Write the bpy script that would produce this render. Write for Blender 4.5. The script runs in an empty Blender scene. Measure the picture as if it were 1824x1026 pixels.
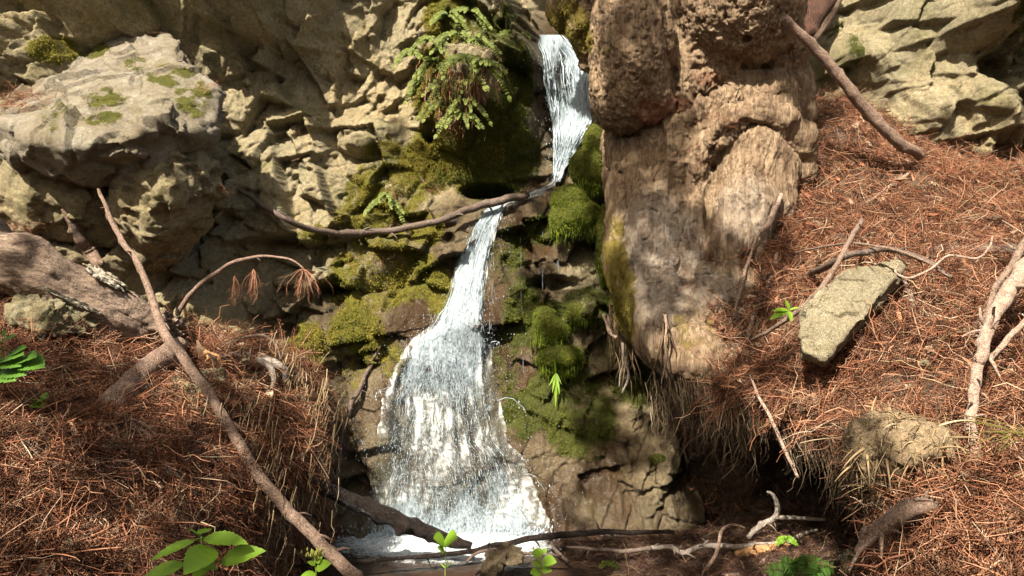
import bpy, bmesh, math, random, time
import numpy as np
from mathutils import Vector, Matrix
from mathutils.bvhtree import BVHTree

SC = bpy.context.scene
COL = SC.collection
T0 = time.time()
rng = np.random.default_rng(7)
random.seed(7)

# ------------------------------------------------------------------ camera, world, sun, exposure
EYE = np.array([0.0, 0.0, 1.3])
FPX = 1317.0                      # focal length in pixels of the 1824 wide photograph
cam_d = bpy.data.cameras.new("camera")
cam_d.sensor_width = 36.0
cam_d.lens = FPX / 1824.0 * 36.0
cam_d.clip_start = 0.05
cam_d.clip_end = 400.0
cam = bpy.data.objects.new("camera", cam_d)
cam.location = EYE
cam.rotation_euler = (math.radians(90), 0, 0)
COL.objects.link(cam)
SC.camera = cam

SUN = np.array([-0.30, -0.60, 0.74]); SUN /= np.linalg.norm(SUN)
elev = math.asin(SUN[2]); azim = math.atan2(SUN[0], SUN[1])
w = bpy.data.worlds.new("World"); SC.world = w; w.use_nodes = True
nt = w.node_tree
sky = nt.nodes.new("ShaderNodeTexSky"); sky.sky_type = 'NISHITA'; sky.sun_disc = False
sky.sun_elevation = elev; sky.sun_rotation = azim; sky.air_density = 1.0; sky.dust_density = 3.0; sky.ozone_density = 0.6
tint = nt.nodes.new("ShaderNodeMix"); tint.data_type = 'RGBA'; tint.blend_type = 'MULTIPLY'
tint.inputs[0].default_value = 1.0
tint.inputs[7].default_value = (1.0, 0.90, 0.70, 1)     # daylight filtered by the forest above
bg = nt.nodes["Background"]; bg.inputs[1].default_value = 0.085
nt.links.new(sky.outputs[0], tint.inputs[6]); nt.links.new(tint.outputs[2], bg.inputs[0])
sl = bpy.data.lights.new("sun", 'SUN'); sl.energy = 5.0; sl.angle = math.radians(0.5); sl.color = (1.0, 0.92, 0.78)
so = bpy.data.objects.new("sun", sl); COL.objects.link(so)
so.rotation_euler = Vector(SUN.tolist()).to_track_quat('Z', 'Y').to_euler()
so.location = (-4, -4, 9)
SC.view_settings.view_transform = 'Standard'; SC.view_settings.look = 'None'
SC.view_settings.exposure = 1.68; SC.view_settings.gamma = 1.0
SC.cycles.max_bounces = 8; SC.cycles.diffuse_bounces = 4; SC.cycles.transparent_max_bounces = 16
SC.cycles.use_denoising = True

# ------------------------------------------------------------------ helpers: pixels, noise, meshes
def P(px, py, d):
    """the point seen at photograph pixel (px,py), d metres in front of the camera"""
    px, py, d = np.asarray(px, float), np.asarray(py, float), np.asarray(d, float)
    return np.stack(np.broadcast_arrays((px - 912) / FPX * d, d, 1.3 - (py - 513) / FPX * d), -1)

def proj(v):
    y = np.maximum(v[..., 1], 0.05)
    return 912 + FPX * v[..., 0] / y, 513 - FPX * (v[..., 2] - 1.3) / y

def _hash(ix, iy, iz, seed):
    h = (ix.astype(np.uint32) * np.uint32(374761393) + iy.astype(np.uint32) * np.uint32(668265263)
         + iz.astype(np.uint32) * np.uint32(2147483647) + np.uint32((seed * 974634777) & 0xffffffff))
    h = (h ^ (h >> np.uint32(13))) * np.uint32(1274126177)
    h = (h ^ (h >> np.uint32(16))) * np.uint32(2246822519)
    return h ^ (h >> np.uint32(15))

def noise3(p, seed=0):
    p = np.asarray(p, np.float32)
    i = np.floor(p).astype(np.int64); f = p - i
    u = f * f * f * (f * (f * 6 - 15) + 10)
    out = 0
    for dx in (0, 1):
        wx = u[..., 0] if dx else 1 - u[..., 0]
        for dy in (0, 1):
            wy = u[..., 1] if dy else 1 - u[..., 1]
            for dz in (0, 1):
                wz = u[..., 2] if dz else 1 - u[..., 2]
                h = _hash(i[..., 0] + dx, i[..., 1] + dy, i[..., 2] + dz, seed)
                gx = (h & np.uint32(1023)).astype(np.float32) / 511.5 - 1
                gy = ((h >> np.uint32(10)) & np.uint32(1023)).astype(np.float32) / 511.5 - 1
                gz = ((h >> np.uint32(20)) & np.uint32(1023)).astype(np.float32) / 511.5 - 1
                out = out + wx * wy * wz * (gx * (f[..., 0] - dx) + gy * (f[..., 1] - dy) + gz * (f[..., 2] - dz))
    return out * 1.6

def fbm(p, oct=4, seed=0, gain=0.5, ridged=False):
    p = np.asarray(p, np.float32); a = 1.0; s = 0; t = 0
    for o in range(oct):
        n = noise3(p, seed + o * 17)
        if ridged: n = 1 - 2 * np.abs(n)
        s = s + a * n; t += a; a *= gain; p = p * 2.03 + 11.3
    return s / t

def cells2(p, seed=0):
    """jittered-grid Voronoi: (F1, F2, random triple of the nearest cell, offset from its seed)"""
    i = np.floor(p).astype(np.int64)
    n = p.shape[0]
    f1 = np.full(n, 9.0); f2 = np.full(n, 9.0); rnd = np.zeros((n, 3)); off = np.zeros((n, 2))
    for dx in (-1, 0, 1):
        for dy in (-1, 0, 1):
            cx, cy = i[:, 0] + dx, i[:, 1] + dy
            h = _hash(cx, cy, cx * 0 + 5, seed); g = _hash(cx, cy, cx * 0 + 91, seed + 3)
            sx = cx + (h & np.uint32(1023)) / 1023.0; sy = cy + ((h >> np.uint32(10)) & np.uint32(1023)) / 1023.0
            ddx, ddy = p[:, 0] - sx, p[:, 1] - sy
            d = np.hypot(ddx, ddy)
            m = d < f1
            f2 = np.where(m, f1, np.minimum(f2, d)); f1 = np.where(m, d, f1)
            r = np.stack([(g & np.uint32(1023)) / 511.5 - 1, ((g >> np.uint32(10)) & np.uint32(1023)) / 511.5 - 1, ((g >> np.uint32(20)) & np.uint32(1023)) / 511.5 - 1], 1)
            rnd[m] = r[m]; off[m] = np.stack([ddx, ddy], 1)[m]
    return f1, f2, rnd, off

def facets3(p, size, seed=0):
    """plane facets of 3D Voronoi cells, about -1..1"""
    q = p / size; i = np.floor(q).astype(np.int64); n = p.shape[0]
    f1 = np.full(n, 9.0); val = np.zeros(n)
    for dx in (-1, 0, 1):
        for dy in (-1, 0, 1):
            for dz in (-1, 0, 1):
                c = i + np.array([dx, dy, dz])
                h = _hash(c[:, 0], c[:, 1], c[:, 2], seed); g = _hash(c[:, 0], c[:, 1], c[:, 2], seed + 77)
                s = c + np.stack([(h & np.uint32(1023)) / 1023.0, ((h >> np.uint32(10)) & np.uint32(1023)) / 1023.0, ((h >> np.uint32(20)) & np.uint32(1023)) / 1023.0], 1)
                r = np.stack([(g & np.uint32(1023)) / 511.5 - 1, ((g >> np.uint32(10)) & np.uint32(1023)) / 511.5 - 1, ((g >> np.uint32(20)) & np.uint32(1023)) / 511.5 - 1], 1)
                dd = q - s; d = np.einsum('ij,ij->i', dd, dd)
                m = d < f1
                f1[m] = d[m]; val[m] = (r * dd).sum(1)[m] + 0.5 * r[m, 0]
    return val

def tps(pts, vals, q, reg=1e-4):
    """smooth surface through control points"""
    pts = np.asarray(pts, float); vals = np.asarray(vals, float); n = len(pts)
    def U(r2): return 0.5 * r2 * np.log(r2 + 1e-9)
    d2 = ((pts[:, None] - pts[None]) ** 2).sum(-1)
    A = np.zeros((n + 3, n + 3)); A[:n, :n] = U(d2) + reg * np.eye(n)
    A[:n, n] = 1; A[:n, n + 1:] = pts; A[n, :n] = 1; A[n + 1:, :n] = pts.T
    c = np.linalg.solve(A, np.concatenate([vals, [0, 0, 0]]))
    out = c[n] + q @ c[n + 1:]
    for k in range(n):
        out = out + c[k] * U((q[:, 0] - pts[k, 0]) ** 2 + (q[:, 1] - pts[k, 1]) ** 2)
    return out

def vnormals(v, f):
    a = v[f[:, 0]]; n = np.cross(v[f[:, 1]] - a, v[f[:, 2]] - a)
    if f.shape[1] == 4: n = n + np.cross(v[f[:, 2]] - a, v[f[:, 3]] - a)
    out = np.zeros_like(v)
    for k in range(f.shape[1]):
        for c in range(3): out[:, c] += np.bincount(f[:, k], n[:, c], len(v))
    return out / np.maximum(np.linalg.norm(out, axis=1, keepdims=True), 1e-12)

def mesh_obj(name, v, faces, mat, parent=None, attrs=None, smooth=True, uv=None, origin=None):
    """one mesh object from numpy arrays; faces is an (n,3)/(n,4) array or a list of such arrays; its origin is the base of its bounds"""
    v = np.asarray(v, float)
    fl = faces if isinstance(faces, list) else [faces]
    fl = [np.asarray(x, np.int32) for x in fl if len(x)]
    if origin is None:
        origin = np.array([v[:, 0].mean(), v[:, 1].mean(), v[:, 2].min()])
    pw = np.zeros(3)
    if parent is not None: pw = np.array(parent['_w'])
    me = bpy.data.meshes.new(name)
    me.vertices.add(len(v)); me.vertices.foreach_set("co", (v - origin).astype(np.float32).ravel())
    nl = sum(x.size for x in fl); npoly = sum(len(x) for x in fl)
    me.loops.add(nl); me.polygons.add(npoly)
    me.loops.foreach_set("vertex_index", np.concatenate([x.ravel() for x in fl]))
    tot = np.concatenate([np.full(len(x), x.shape[1], np.int32) for x in fl])
    me.polygons.foreach_set("loop_start", np.concatenate([[0], np.cumsum(tot)[:-1]]).astype(np.int32))
    me.polygons.foreach_set("loop_total", tot)
    me.polygons.foreach_set("use_smooth", np.full(npoly, bool(smooth)))
    for k, a in (attrs or {}).items():
        at = me.attributes.new(k, 'FLOAT', 'POINT'); at.data.foreach_set("value", np.asarray(a, np.float32))
    if uv is not None:
        l = me.uv_layers.new(name="UVMap"); l.data.foreach_set("uv", np.asarray(uv, np.float32)[np.concatenate([x.ravel() for x in fl])].ravel())
    me.update(calc_edges=True); me.validate()
    if mat: me.materials.append(mat)
    o = bpy.data.objects.new(name, me); COL.objects.link(o)
    o.location = origin - pw
    o['_w'] = [float(x) for x in origin]
    if parent is not None: o.parent = parent
    return o

def thing(name, base, label, cat, group=None):
    o = bpy.data.objects.new(name, None); COL.objects.link(o)
    o.location = [float(x) for x in base]; o['_w'] = [float(x) for x in base]; o.empty_display_size = 0.05
    return tag(o, label, cat, group)

def tag(o, label, cat, group=None, kind=None):
    o['label'] = label; o['category'] = cat
    if group: o['group'] = group
    if kind: o['kind'] = kind
    return o

def setting(o, kind='structure', label=None, cat=None):
    o['kind'] = kind
    if label: o['label'] = label
    if cat: o['category'] = cat
    return o

def surface_nets(F, lo, h):
    """mesh of the zero level of a sampled field (negative inside)"""
    s = F < 0
    nx, ny, nz = F.shape
    c = [(a, b, d) for a in (0, 1) for b in (0, 1) for d in (0, 1)]
    sl = lambda A, o: A[o[0]:nx - 1 + o[0], o[1]:ny - 1 + o[1], o[2]:nz - 1 + o[2]]
    cnt = sum(sl(s, o).astype(np.int8) for o in c)
    act = (cnt > 0) & (cnt < 8)
    ijk = np.argwhere(act)
    idx = np.full(act.shape, -1, np.int64); idx[act] = np.arange(len(ijk))
    acc = np.zeros((len(ijk), 3)); num = np.zeros(len(ijk))
    val = {o: F[ijk[:, 0] + o[0], ijk[:, 1] + o[1], ijk[:, 2] + o[2]] for o in c}
    for o in c:
        for ax in range(3):
            if o[ax] == 0:
                q = list(o); q[ax] = 1; q = tuple(q)
                a, b = val[o], val[q]
                m = (a < 0) != (b < 0)
                t = np.where(m, a / np.where(m, a - b, 1), 0)
                pos = np.tile(np.array(o, float), (len(ijk), 1)); pos[:, ax] = t
                acc[m] += pos[m]; num += m
    v = lo + h * (ijk + acc / np.maximum(num, 1)[:, None])
    faces = []
    for ax in range(3):
        b, d = [(1, 2), (2, 0), (0, 1)][ax]
        A = [slice(None)] * 3; B = [slice(None)] * 3; A[ax] = slice(0, -1); B[ax] = slice(1, None)
        for q in (b, d): A[q] = slice(1, -1); B[q] = slice(1, -1)
        s0, s1 = s[tuple(A)], s[tuple(B)]
        for flip, m in ((False, s0 & ~s1), (True, ~s0 & s1)):
            e = np.argwhere(m)
            e[:, b] += 1; e[:, d] += 1
            def cell(db, dd):
                x = e.copy(); x[:, b] += db; x[:, d] += dd
                return idx[x[:, 0], x[:, 1], x[:, 2]]
            q = np.stack([cell(-1, -1), cell(0, -1), cell(0, 0), cell(-1, 0)], 1)
            faces.append(q[:, ::-1] if flip else q)
    f = np.concatenate(faces)
    return v, f[(f >= 0).all(1)]

def grid3(lo, hi, h):
    ax = [np.arange(lo[k], hi[k] + h, h, dtype=np.float32) for k in range(3)]
    return np.meshgrid(*ax, indexing='ij')

def s_capsule(G, a, b, ra, rb):
    X, Y, Z = G; a = np.asarray(a, np.float32); b = np.asarray(b, np.float32); ab = b - a
    t = ((X - a[0]) * ab[0] + (Y - a[1]) * ab[1] + (Z - a[2]) * ab[2]) / max(float(ab @ ab), 1e-9)
    t = np.clip(t, 0, 1)
    return np.sqrt((X - a[0] - t * ab[0]) ** 2 + (Y - a[1] - t * ab[1]) ** 2 + (Z - a[2] - t * ab[2]) ** 2) - (ra + (rb - ra) * t)

def s_ell(G, c, r):
    X, Y, Z = G
    x, y, z = (X - c[0]) / r[0], (Y - c[1]) / r[1], (Z - c[2]) / r[2]
    k0 = np.sqrt(x * x + y * y + z * z)
    k1 = np.sqrt((x / r[0]) ** 2 + (y / r[1]) ** 2 + (z / r[2]) ** 2)
    return k0 * (k0 - 1) / np.maximum(k1, 1e-6)

def smin(a, b, k):
    h = np.maximum(k - np.abs(a - b), 0) / k
    return np.minimum(a, b) - h * h * k * 0.25

def smax(a, b, k): return -smin(-a, -b, k)

def hull_field(pts, G, soft=0.0):
    bm = bmesh.new()
    for p in pts: bm.verts.new([float(x) for x in p])
    r = bmesh.ops.convex_hull(bm, input=bm.verts)
    bmesh.ops.recalc_face_normals(bm, faces=bm.faces)
    cen = np.mean(pts, 0); F = None; seen = []
    for f in bm.faces:
        n = np.array(f.normal); c0 = np.array(f.verts[0].co)
        if n @ (c0 - cen) < 0: n = -n
        if any(n @ n_ > .985 and abs(n @ c0 - c_) < .02 for n_, c_ in seen): continue
        seen.append((n, n @ c0))
        d = (G[0] * n[0] + G[1] * n[1] + G[2] * n[2]) - n @ c0
        F = d if F is None else (smax(F, d, soft) if soft else np.maximum(F, d))
    bm.free()
    return F

def hull_rock(pts, h=0.015, rough=0.02, facet=0.02, fsize=0.2, seed=0, soft=0.03):
    pts = np.asarray(pts); lo = pts.min(0) - 0.08; hi = pts.max(0) + 0.08
    G = grid3(lo, hi, h)
    v, f = surface_nets(hull_field(pts, G, soft), lo, h)
    return rough_up(v, f, rough, facet, fsize, seed)

def rough_up(v, f, rough, facet, fsize, seed):
    wv = v + 0.35 * fsize * np.stack([fbm(v / fsize * 1.3, 3, seed + k) for k in (1, 2, 3)], 1)
    n = vnormals(v, f)
    v = v + n * (facet * facets3(wv, fsize, seed) + 0.5 * facet * facets3(wv, fsize * 0.4, seed + 5) + rough * fbm(v / (fsize * 0.6), 5, seed + 9))[:, None]
    return v, f

def smooth_path(pts, n):
    """Catmull-Rom through points"""
    p = np.asarray(pts, float); m = len(p)
    q = np.vstack([2 * p[0] - p[1], p, 2 * p[-1] - p[-2]])
    t = np.linspace(0, m - 1 - 1e-6, n); i = t.astype(int); u = (t - i)[:, None]
    a, b, c, d = q[i], q[i + 1], q[i + 2], q[i + 3]
    return 0.5 * (2 * b + (c - a) * u + (2 * a - 5 * b + 4 * c - d) * u ** 2 + (3 * b - a - 3 * c + d) * u ** 3)

def frames(path):
    t = np.gradient(path, axis=0); t /= np.maximum(np.linalg.norm(t, axis=1, keepdims=True), 1e-9)
    up = np.array([0.0, 0, 1]) if abs(t[0, 2]) < 0.8 else np.array([1.0, 0, 0])
    a = np.zeros_like(path); b = np.zeros_like(path)
    s = np.cross(t[0], up); s /= np.linalg.norm(s)
    for k in range(len(path)):
        s = s - t[k] * (s @ t[k]); s /= max(np.linalg.norm(s), 1e-9)
        a[k] = s; b[k] = np.cross(t[k], s)
    return t, a, b

def tube(path, rad, sides=10, bark=0.0, seed=0, knots=0):
    """bark-roughened closed tube"""
    path = np.asarray(path, float); n = len(path); rad = np.broadcast_to(np.asarray(rad, float), (n,)).copy()
    t, a, b = frames(path)
    th = np.linspace(0, 2 * math.pi, sides, endpoint=False)
    L = np.concatenate([[0], np.cumsum(np.linalg.norm(np.diff(path, axis=0), axis=1))])
    rm = rad.mean()
    tt, ll = np.meshgrid(th, L)
    R = np.repeat(rad[:, None], sides, 1)
    if bark:
        q = np.stack([np.cos(tt) * 1.8, np.sin(tt) * 1.8, ll / (rm * 5)], -1)
        R = R * (1 + bark * fbm(q, 4, seed) + 0.6 * bark * fbm(q * np.array([2.5, 2.5, 0.5]), 3, seed + 4))
        kr = np.random.default_rng(seed)
        for _ in range(knots):
            k0 = kr.uniform(0, L[-1]); t0 = kr.uniform(0, 6.28); s = rm * kr.uniform(0.5, 0.9)
            R = R + rm * kr.uniform(0.3, 0.6) * np.exp(-((ll - k0) / s) ** 2 - ((np.angle(np.exp(1j * (tt - t0)))) / 0.6) ** 2)
    v = path[:, None] + R[..., None] * (np.cos(tt)[..., None] * a[:, None] + np.sin(tt)[..., None] * b[:, None])
    v = v.reshape(-1, 3)
    i = np.arange(n - 1)[:, None] * sides; j = np.arange(sides)[None]; j2 = (j + 1) % sides
    q = np.stack([i + j, i + j2, i + sides + j2, i + sides + j], -1).reshape(-1, 4)
    v = np.vstack([v, path[:1], path[-1:]])
    c0, c1 = len(v) - 2, len(v) - 1
    jj = np.arange(sides); k2 = (jj + 1) % sides
    cap = np.vstack([np.stack([np.full(sides, c0), k2, jj], 1), np.stack([np.full(sides, c1), (n - 1) * sides + jj, (n - 1) * sides + k2], 1)])
    return v, [q, cap]

class Batch:
    """collects numpy meshes into one"""
    def __init__(s): s.v = []; s.t = []; s.q = []; s.n = 0
    def add(s, v, faces):
        for f in (faces if isinstance(faces, list) else [faces]):
            f = np.asarray(f)
            if len(f): (s.t if f.shape[1] == 3 else s.q).append(f + s.n)
        s.v.append(np.asarray(v)); s.n += len(v)
    def obj(s, name, mat, parent=None, **k):
        fl = []
        if s.t: fl.append(np.concatenate(s.t))
        if s.q: fl.append(np.concatenate(s.q))
        return mesh_obj(name, np.concatenate(s.v), fl, mat, parent, **k)

# ------------------------------------------------------------------ materials
def new_mat(name):
    m = bpy.data.materials.new(name); m.use_nodes = True
    t = m.node_tree; b = t.nodes["Principled BSDF"]
    return m, t, b
def nd(t, kind, ins=None, **props):
    n = t.nodes.new("ShaderNode" + kind)
    for k, x in props.items(): setattr(n, k, x)
    for k, x in (ins or {}).items():
        s = n.inputs[k]
        if isinstance(x, bpy.types.NodeSocket): t.links.new(x, s)
        else: s.default_value = x
    return n
def coord(t, stretch=(1, 1, 1)):
    c = nd(t, "TexCoord").outputs["Object"]
    if stretch == (1, 1, 1): return c
    return nd(t, "Mapping", {0: c, 3: stretch}).outputs[0]
def tnoise(t, vec, scale, detail=5, rough=0.6, dist=0.0):
    return nd(t, "TexNoise", {"Vector": vec, "Scale": scale, "Detail": detail, "Roughness": rough, "Distortion": dist}).outputs["Fac"]
def ramp(t, fac, stops, interp='LINEAR'):
    n = nd(t, "ValToRGB", {0: fac}); e = n.color_ramp; e.interpolation = interp
    while len(e.elements) < len(stops): e.elements.new(0.5)
    for k, (p, c) in enumerate(stops):
        e.elements[k].position = p
        e.elements[k].color = (c, c, c, 1) if isinstance(c, (int, float)) else (*c, 1)
    return n.outputs[0]
def cmix(t, fac, a, b, mode='MIX'):
    n = nd(t, "Mix", data_type='RGBA', blend_type=mode)
    for k, x in ((0, fac), (6, a), (7, b)):
        if isinstance(x, bpy.types.NodeSocket): t.links.new(x, n.inputs[k])
        else: n.inputs[k].default_value = x if isinstance(x, (int, float)) and k == 0 else (*x, 1)
    return n.outputs[2]
def math_(t, op, a, b=0.0, clamp=False):
    n = nd(t, "Math", {0: a, 1: b}, operation=op, use_clamp=clamp); return n.outputs[0]
def attr(t, name): return nd(t, "Attribute", attribute_name=name).outputs["Fac"]
def bump(t, h, dist, strength=1.0, prev=None):
    i = {"Height": h, "Distance": dist, "Strength": strength}
    if prev is not None: i["Normal"] = prev
    return nd(t, "Bump", i).outputs[0]

def rock_mat(name, c1, c2, c3, scale=1.0, moss_c=((0.035, 0.045, 0.006), (0.17, 0.16, 0.015)), olv=0.5, spk=.6):
    m, t, b = new_mat(name); v = coord(t)
    big = tnoise(t, v, 1.7 * scale, 6, 0.6, 0.4); mid = tnoise(t, v, 7 * scale, 7, 0.65, 0.6); fin = tnoise(t, v, 45 * scale, 6, 0.7)
    col = cmix(t, ramp(t, big, [(0.38, 0), (0.62, 1)]), c1, c2)
    col = cmix(t, ramp(t, mid, [(0.45, 0), (0.68, 1)]), col, c3)
    col = cmix(t, math_(t, 'MULTIPLY', ramp(t, fin, [(0.34, 1), (0.56, 0)]), spk), col, (0.10, 0.075, 0.04))
    fin2 = tnoise(t, v, 120, 4, 0.7)
    col = cmix(t, math_(t, 'MULTIPLY', ramp(t, fin2, [(0.42, 1), (0.56, 0)]), spk * .7), col, (0.13, 0.10, 0.06))
    lich = tnoise(t, v, 13 * scale, 8, 0.75, 0.2)
    col = cmix(t, math_(t, 'MULTIPLY', ramp(t, lich, [(0.58, 0), (0.68, 1)]), 0.45), col, (0.50, 0.46, 0.33))
    olive = tnoise(t, v, 3.1 * scale, 6, 0.7, 0.8)
    col = cmix(t, math_(t, 'MULTIPLY', ramp(t, olive, [(0.50, 0), (0.66, 1)]), olv), col, (0.17, 0.155, 0.045))
    wet = attr(t, "wet")
    wcol = cmix(t, 1.0, col, (0.21, 0.14, 0.105), 'MULTIPLY')
    col = cmix(t, wet, col, wcol)
    ms = attr(t, "moss"); mn = tnoise(t, v, 16, 6, 0.7)
    mf = ramp(t, math_(t, 'MULTIPLY', ms, math_(t, 'ADD', 1.0, math_(t, 'MULTIPLY', math_(t, 'SUBTRACT', mn, 0.5), 2.6))), [(0.42, 0), (0.66, 1)])
    mcol = cmix(t, tnoise(t, v, 6, 6, 0.7), moss_c[0], moss_c[1])
    mcol = cmix(t, attr(t, 'green'), mcol, cmix(t, tnoise(t, v, 9, 6, 0.7), (.016, .026, .004), (.085, .10, .009)))
    col = cmix(t, mf, col, mcol)
    t.links.new(col, b.inputs["Base Color"])
    rg = math_(t, 'SUBTRACT', 0.9, math_(t, 'MULTIPLY', wet, 0.68))
    t.links.new(math_(t, 'MAXIMUM', rg, math_(t, 'MULTIPLY', mf, 0.9)), b.inputs["Roughness"])
    b.inputs["Specular IOR Level"].default_value = 0.4
    fac_ = tnoise(t, v, 5 * scale, 3, .5, 1.5)
    crk = nd(t, "TexVoronoi", {"Vector": cmix(t, 0.08, v, nd(t, "TexNoise", {"Vector": v, "Scale": 6}).outputs["Color"]), "Scale": 7 * scale}, feature='DISTANCE_TO_EDGE', distance='EUCLIDEAN').outputs["Distance"]
    n1 = bump(t, ramp(t, crk, [(0, 0), (0.025, 1)]), 0.004, 0.3)
    n2 = bump(t, tnoise(t, v, 22 * scale, 10, 0.75), 0.07, 1.0, bump(t, nd(t, 'TexVoronoi', {'Vector': v, 'Scale': 30 * scale}).outputs['Color'], .012, .6, n1))
    n2 = bump(t, fin2, .012, .9, n2)
    n3 = bump(t, math_(t, 'MULTIPLY', tnoise(t, v, 170, 4, 0.6), mf), 0.02, 0.8, n2)
    t.links.new(n3, b.inputs["Normal"])
    return m

def wood_mat(name, c1, c2, c3, stretch=(9, 9, 9), rough=0.85, scale=4, bumpd=0.006):
    m, t, b = new_mat(name); v = coord(t, stretch)
    n = tnoise(t, v, scale, 7, 0.7, 0.6); f = tnoise(t, v, scale * 5, 6, 0.7)
    col = cmix(t, ramp(t, n, [(0.41, 0), (0.58, 1)]), c1, c2)
    col = cmix(t, ramp(t, f, [(0.48, 0), (0.64, 1)]), col, c3)
    t.links.new(col, b.inputs["Base Color"]); b.inputs["Roughness"].default_value = rough
    t.links.new(bump(t, f, bumpd, 0.9, bump(t, n, bumpd * 2, 0.8)), b.inputs["Normal"])
    return m

def island_mat(name, stops, rough=0.8, trans=0.0, spec=0.3, hue=0.0):
    """colour differs from piece to piece"""
    m, t, b = new_mat(name)
    r = nd(t, "NewGeometry").outputs["Random Per Island"]
    col = ramp(t, r, stops)
    v = coord(t)
    col = cmix(t, ramp(t, tnoise(t, v, 2.6, 5, 0.65), [(0.45, 0), (0.7, 0.6)]), col, tuple(np.array(stops[len(stops) // 3][1]) * 0.9))
    t.links.new(col, b.inputs["Base Color"]); b.inputs["Roughness"].default_value = rough
    b.inputs["Specular IOR Level"].default_value = spec
    if trans:
        tr = nd(t, "BsdfTranslucent", {"Color": col}); mx = nd(t, "MixShader", {0: trans, 1: b.outputs[0], 2: tr.outputs[0]})
        t.links.new(mx.outputs[0], t.nodes["Material Output"].inputs[0])
    return m

M = {}
M['cliff'] = rock_mat('cliff_rock', (0.45, 0.355, 0.19), (0.33, 0.295, 0.185), (0.53, 0.445, 0.275), 1.0, ((0.05, 0.052, 0.006), (0.27, 0.225, 0.018)))
M['boulder'] = rock_mat('boulder_rock', (0.32, 0.27, 0.195), (0.25, 0.205, 0.135), (0.42, 0.38, 0.31), 1.2, olv=.2, spk=.35)
M['slab'] = rock_mat('slab_rock', (0.40, 0.335, 0.21), (0.30, 0.26, 0.17), (0.46, 0.40, 0.27), 1.6, olv=.25, spk=.5)
M['stone'] = rock_mat('stone', (0.34, 0.28, 0.15), (0.28, 0.25, 0.14), (0.42, 0.38, 0.26), 2.2)
M['wet_stone'] = rock_mat('wet_stone', (0.13, 0.08, 0.04), (0.10, 0.08, 0.05), (0.2, 0.14, 0.08), 2.2)
M['moss'] = island_mat('moss_blades', [(0.0, (0.022, 0.035, 0.004)), (0.45, (0.065, 0.085, 0.008)), (0.8, (0.13, 0.135, 0.012)), (1.0, (0.24, 0.21, 0.02))], 0.9, 0.25)
M['moss_y'] = island_mat('moss_blades_yellow', [(0.0, (0.06, 0.055, 0.008)), (0.4, (0.15, 0.13, 0.015)), (0.8, (0.27, 0.23, 0.03)), (1.0, (0.38, 0.31, 0.06))], 0.9, 0.25)
M['litter'] = island_mat('redwood_litter', [(0.0, (0.04, 0.02, 0.014)), (0.25, (0.11, 0.05, 0.032)), (0.5, (0.28, 0.118, 0.064)), (0.76, (0.43, 0.205, 0.118)), (0.92, (0.43, 0.28, 0.18)), (1.0, (0.50, 0.40, 0.29))], 0.95, 0.12, 0.1)
M['litter_d'] = island_mat('wet_litter', [(0.0, (0.018, 0.010, 0.007)), (0.4, (0.05, 0.022, 0.015)), (0.8, (0.11, 0.05, 0.03)), (1.0, (0.30, 0.2, 0.12))], 0.5, 0.05)
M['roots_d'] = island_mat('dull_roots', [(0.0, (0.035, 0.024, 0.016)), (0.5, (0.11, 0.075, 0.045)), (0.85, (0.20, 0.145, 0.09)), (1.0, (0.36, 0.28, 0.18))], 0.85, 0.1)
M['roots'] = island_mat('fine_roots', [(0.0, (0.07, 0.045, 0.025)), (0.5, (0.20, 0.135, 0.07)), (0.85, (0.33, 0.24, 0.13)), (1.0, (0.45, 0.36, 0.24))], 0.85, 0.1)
M['soil'] = wood_mat('soil', (0.03, 0.018, 0.012), (0.075, 0.042, 0.024), (0.12, 0.078, 0.045), (1, 1, 1), 0.95, 6, 0.02)
M['stick'] = wood_mat('stick_bark', (0.11, 0.062, 0.042), (0.22, 0.135, 0.095), (0.36, 0.27, 0.20), (4, 4, 4), 0.85, 8, 0.010)
M['stick_dark'] = wood_mat('dark_stick', (0.045, 0.028, 0.02), (0.085, 0.055, 0.04), (0.15, 0.11, 0.085), (3, 3, 3), 0.7, 8, 0.004)
M['stick_pale'] = wood_mat('pale_stick', (0.20, 0.12, 0.085), (0.38, 0.26, 0.19), (0.54, 0.43, 0.34), (4, 4, 4), 0.8, 8, 0.010)
M['stick_grey'] = wood_mat('grey_stick', (0.12, 0.095, 0.075), (0.22, 0.18, 0.15), (0.34, 0.30, 0.26), (3, 3, 3), 0.8, 8, 0.004)
M['wet_log'] = wood_mat('wet_log', (0.008, 0.005, 0.004), (0.022, 0.014, 0.011), (0.055, 0.036, 0.028), (4, 4, 4), 0.28, 7, 0.02)
M['dead_leaf'] = island_mat('dead_leaves', [(0, (0.07, 0.045, 0.03)), (0.4, (0.20, 0.13, 0.08)), (0.75, (0.36, 0.27, 0.18)), (1, (0.52, 0.43, 0.31))], 0.85, 0.15)
M['log'] = wood_mat('bare_log', (0.11, 0.06, 0.04), (0.40, 0.275, 0.19), (0.58, 0.46, 0.36), (1.2, 6, 8), 0.9, 9, 0.03)
M['rot'] = wood_mat('rotten_wood', (0.30, 0.13, 0.05), (0.42, 0.22, 0.09), (0.55, 0.35, 0.17), (3, 3, 3), 0.9, 8, 0.01)
M['lichen'] = wood_mat('lichen_bark', (0.40, 0.36, 0.28), (0.55, 0.50, 0.41), (0.2, 0.16, 0.11), (3, 3, 3), 0.9, 9, 0.01)
M['leaf'] = island_mat('bright_leaf', [(0, (0.10, 0.22, 0.015)), (.5, (0.17, 0.31, 0.022)), (1, (0.26, 0.36, 0.035))], 0.5, 0.35, 0.35)
M['fern'] = island_mat('fern_leaf', [(0, (0.06, 0.085, 0.012)), (0.5, (0.125, 0.16, 0.022)), (1, (0.25, 0.27, 0.04))], 0.6, 0.35)
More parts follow.
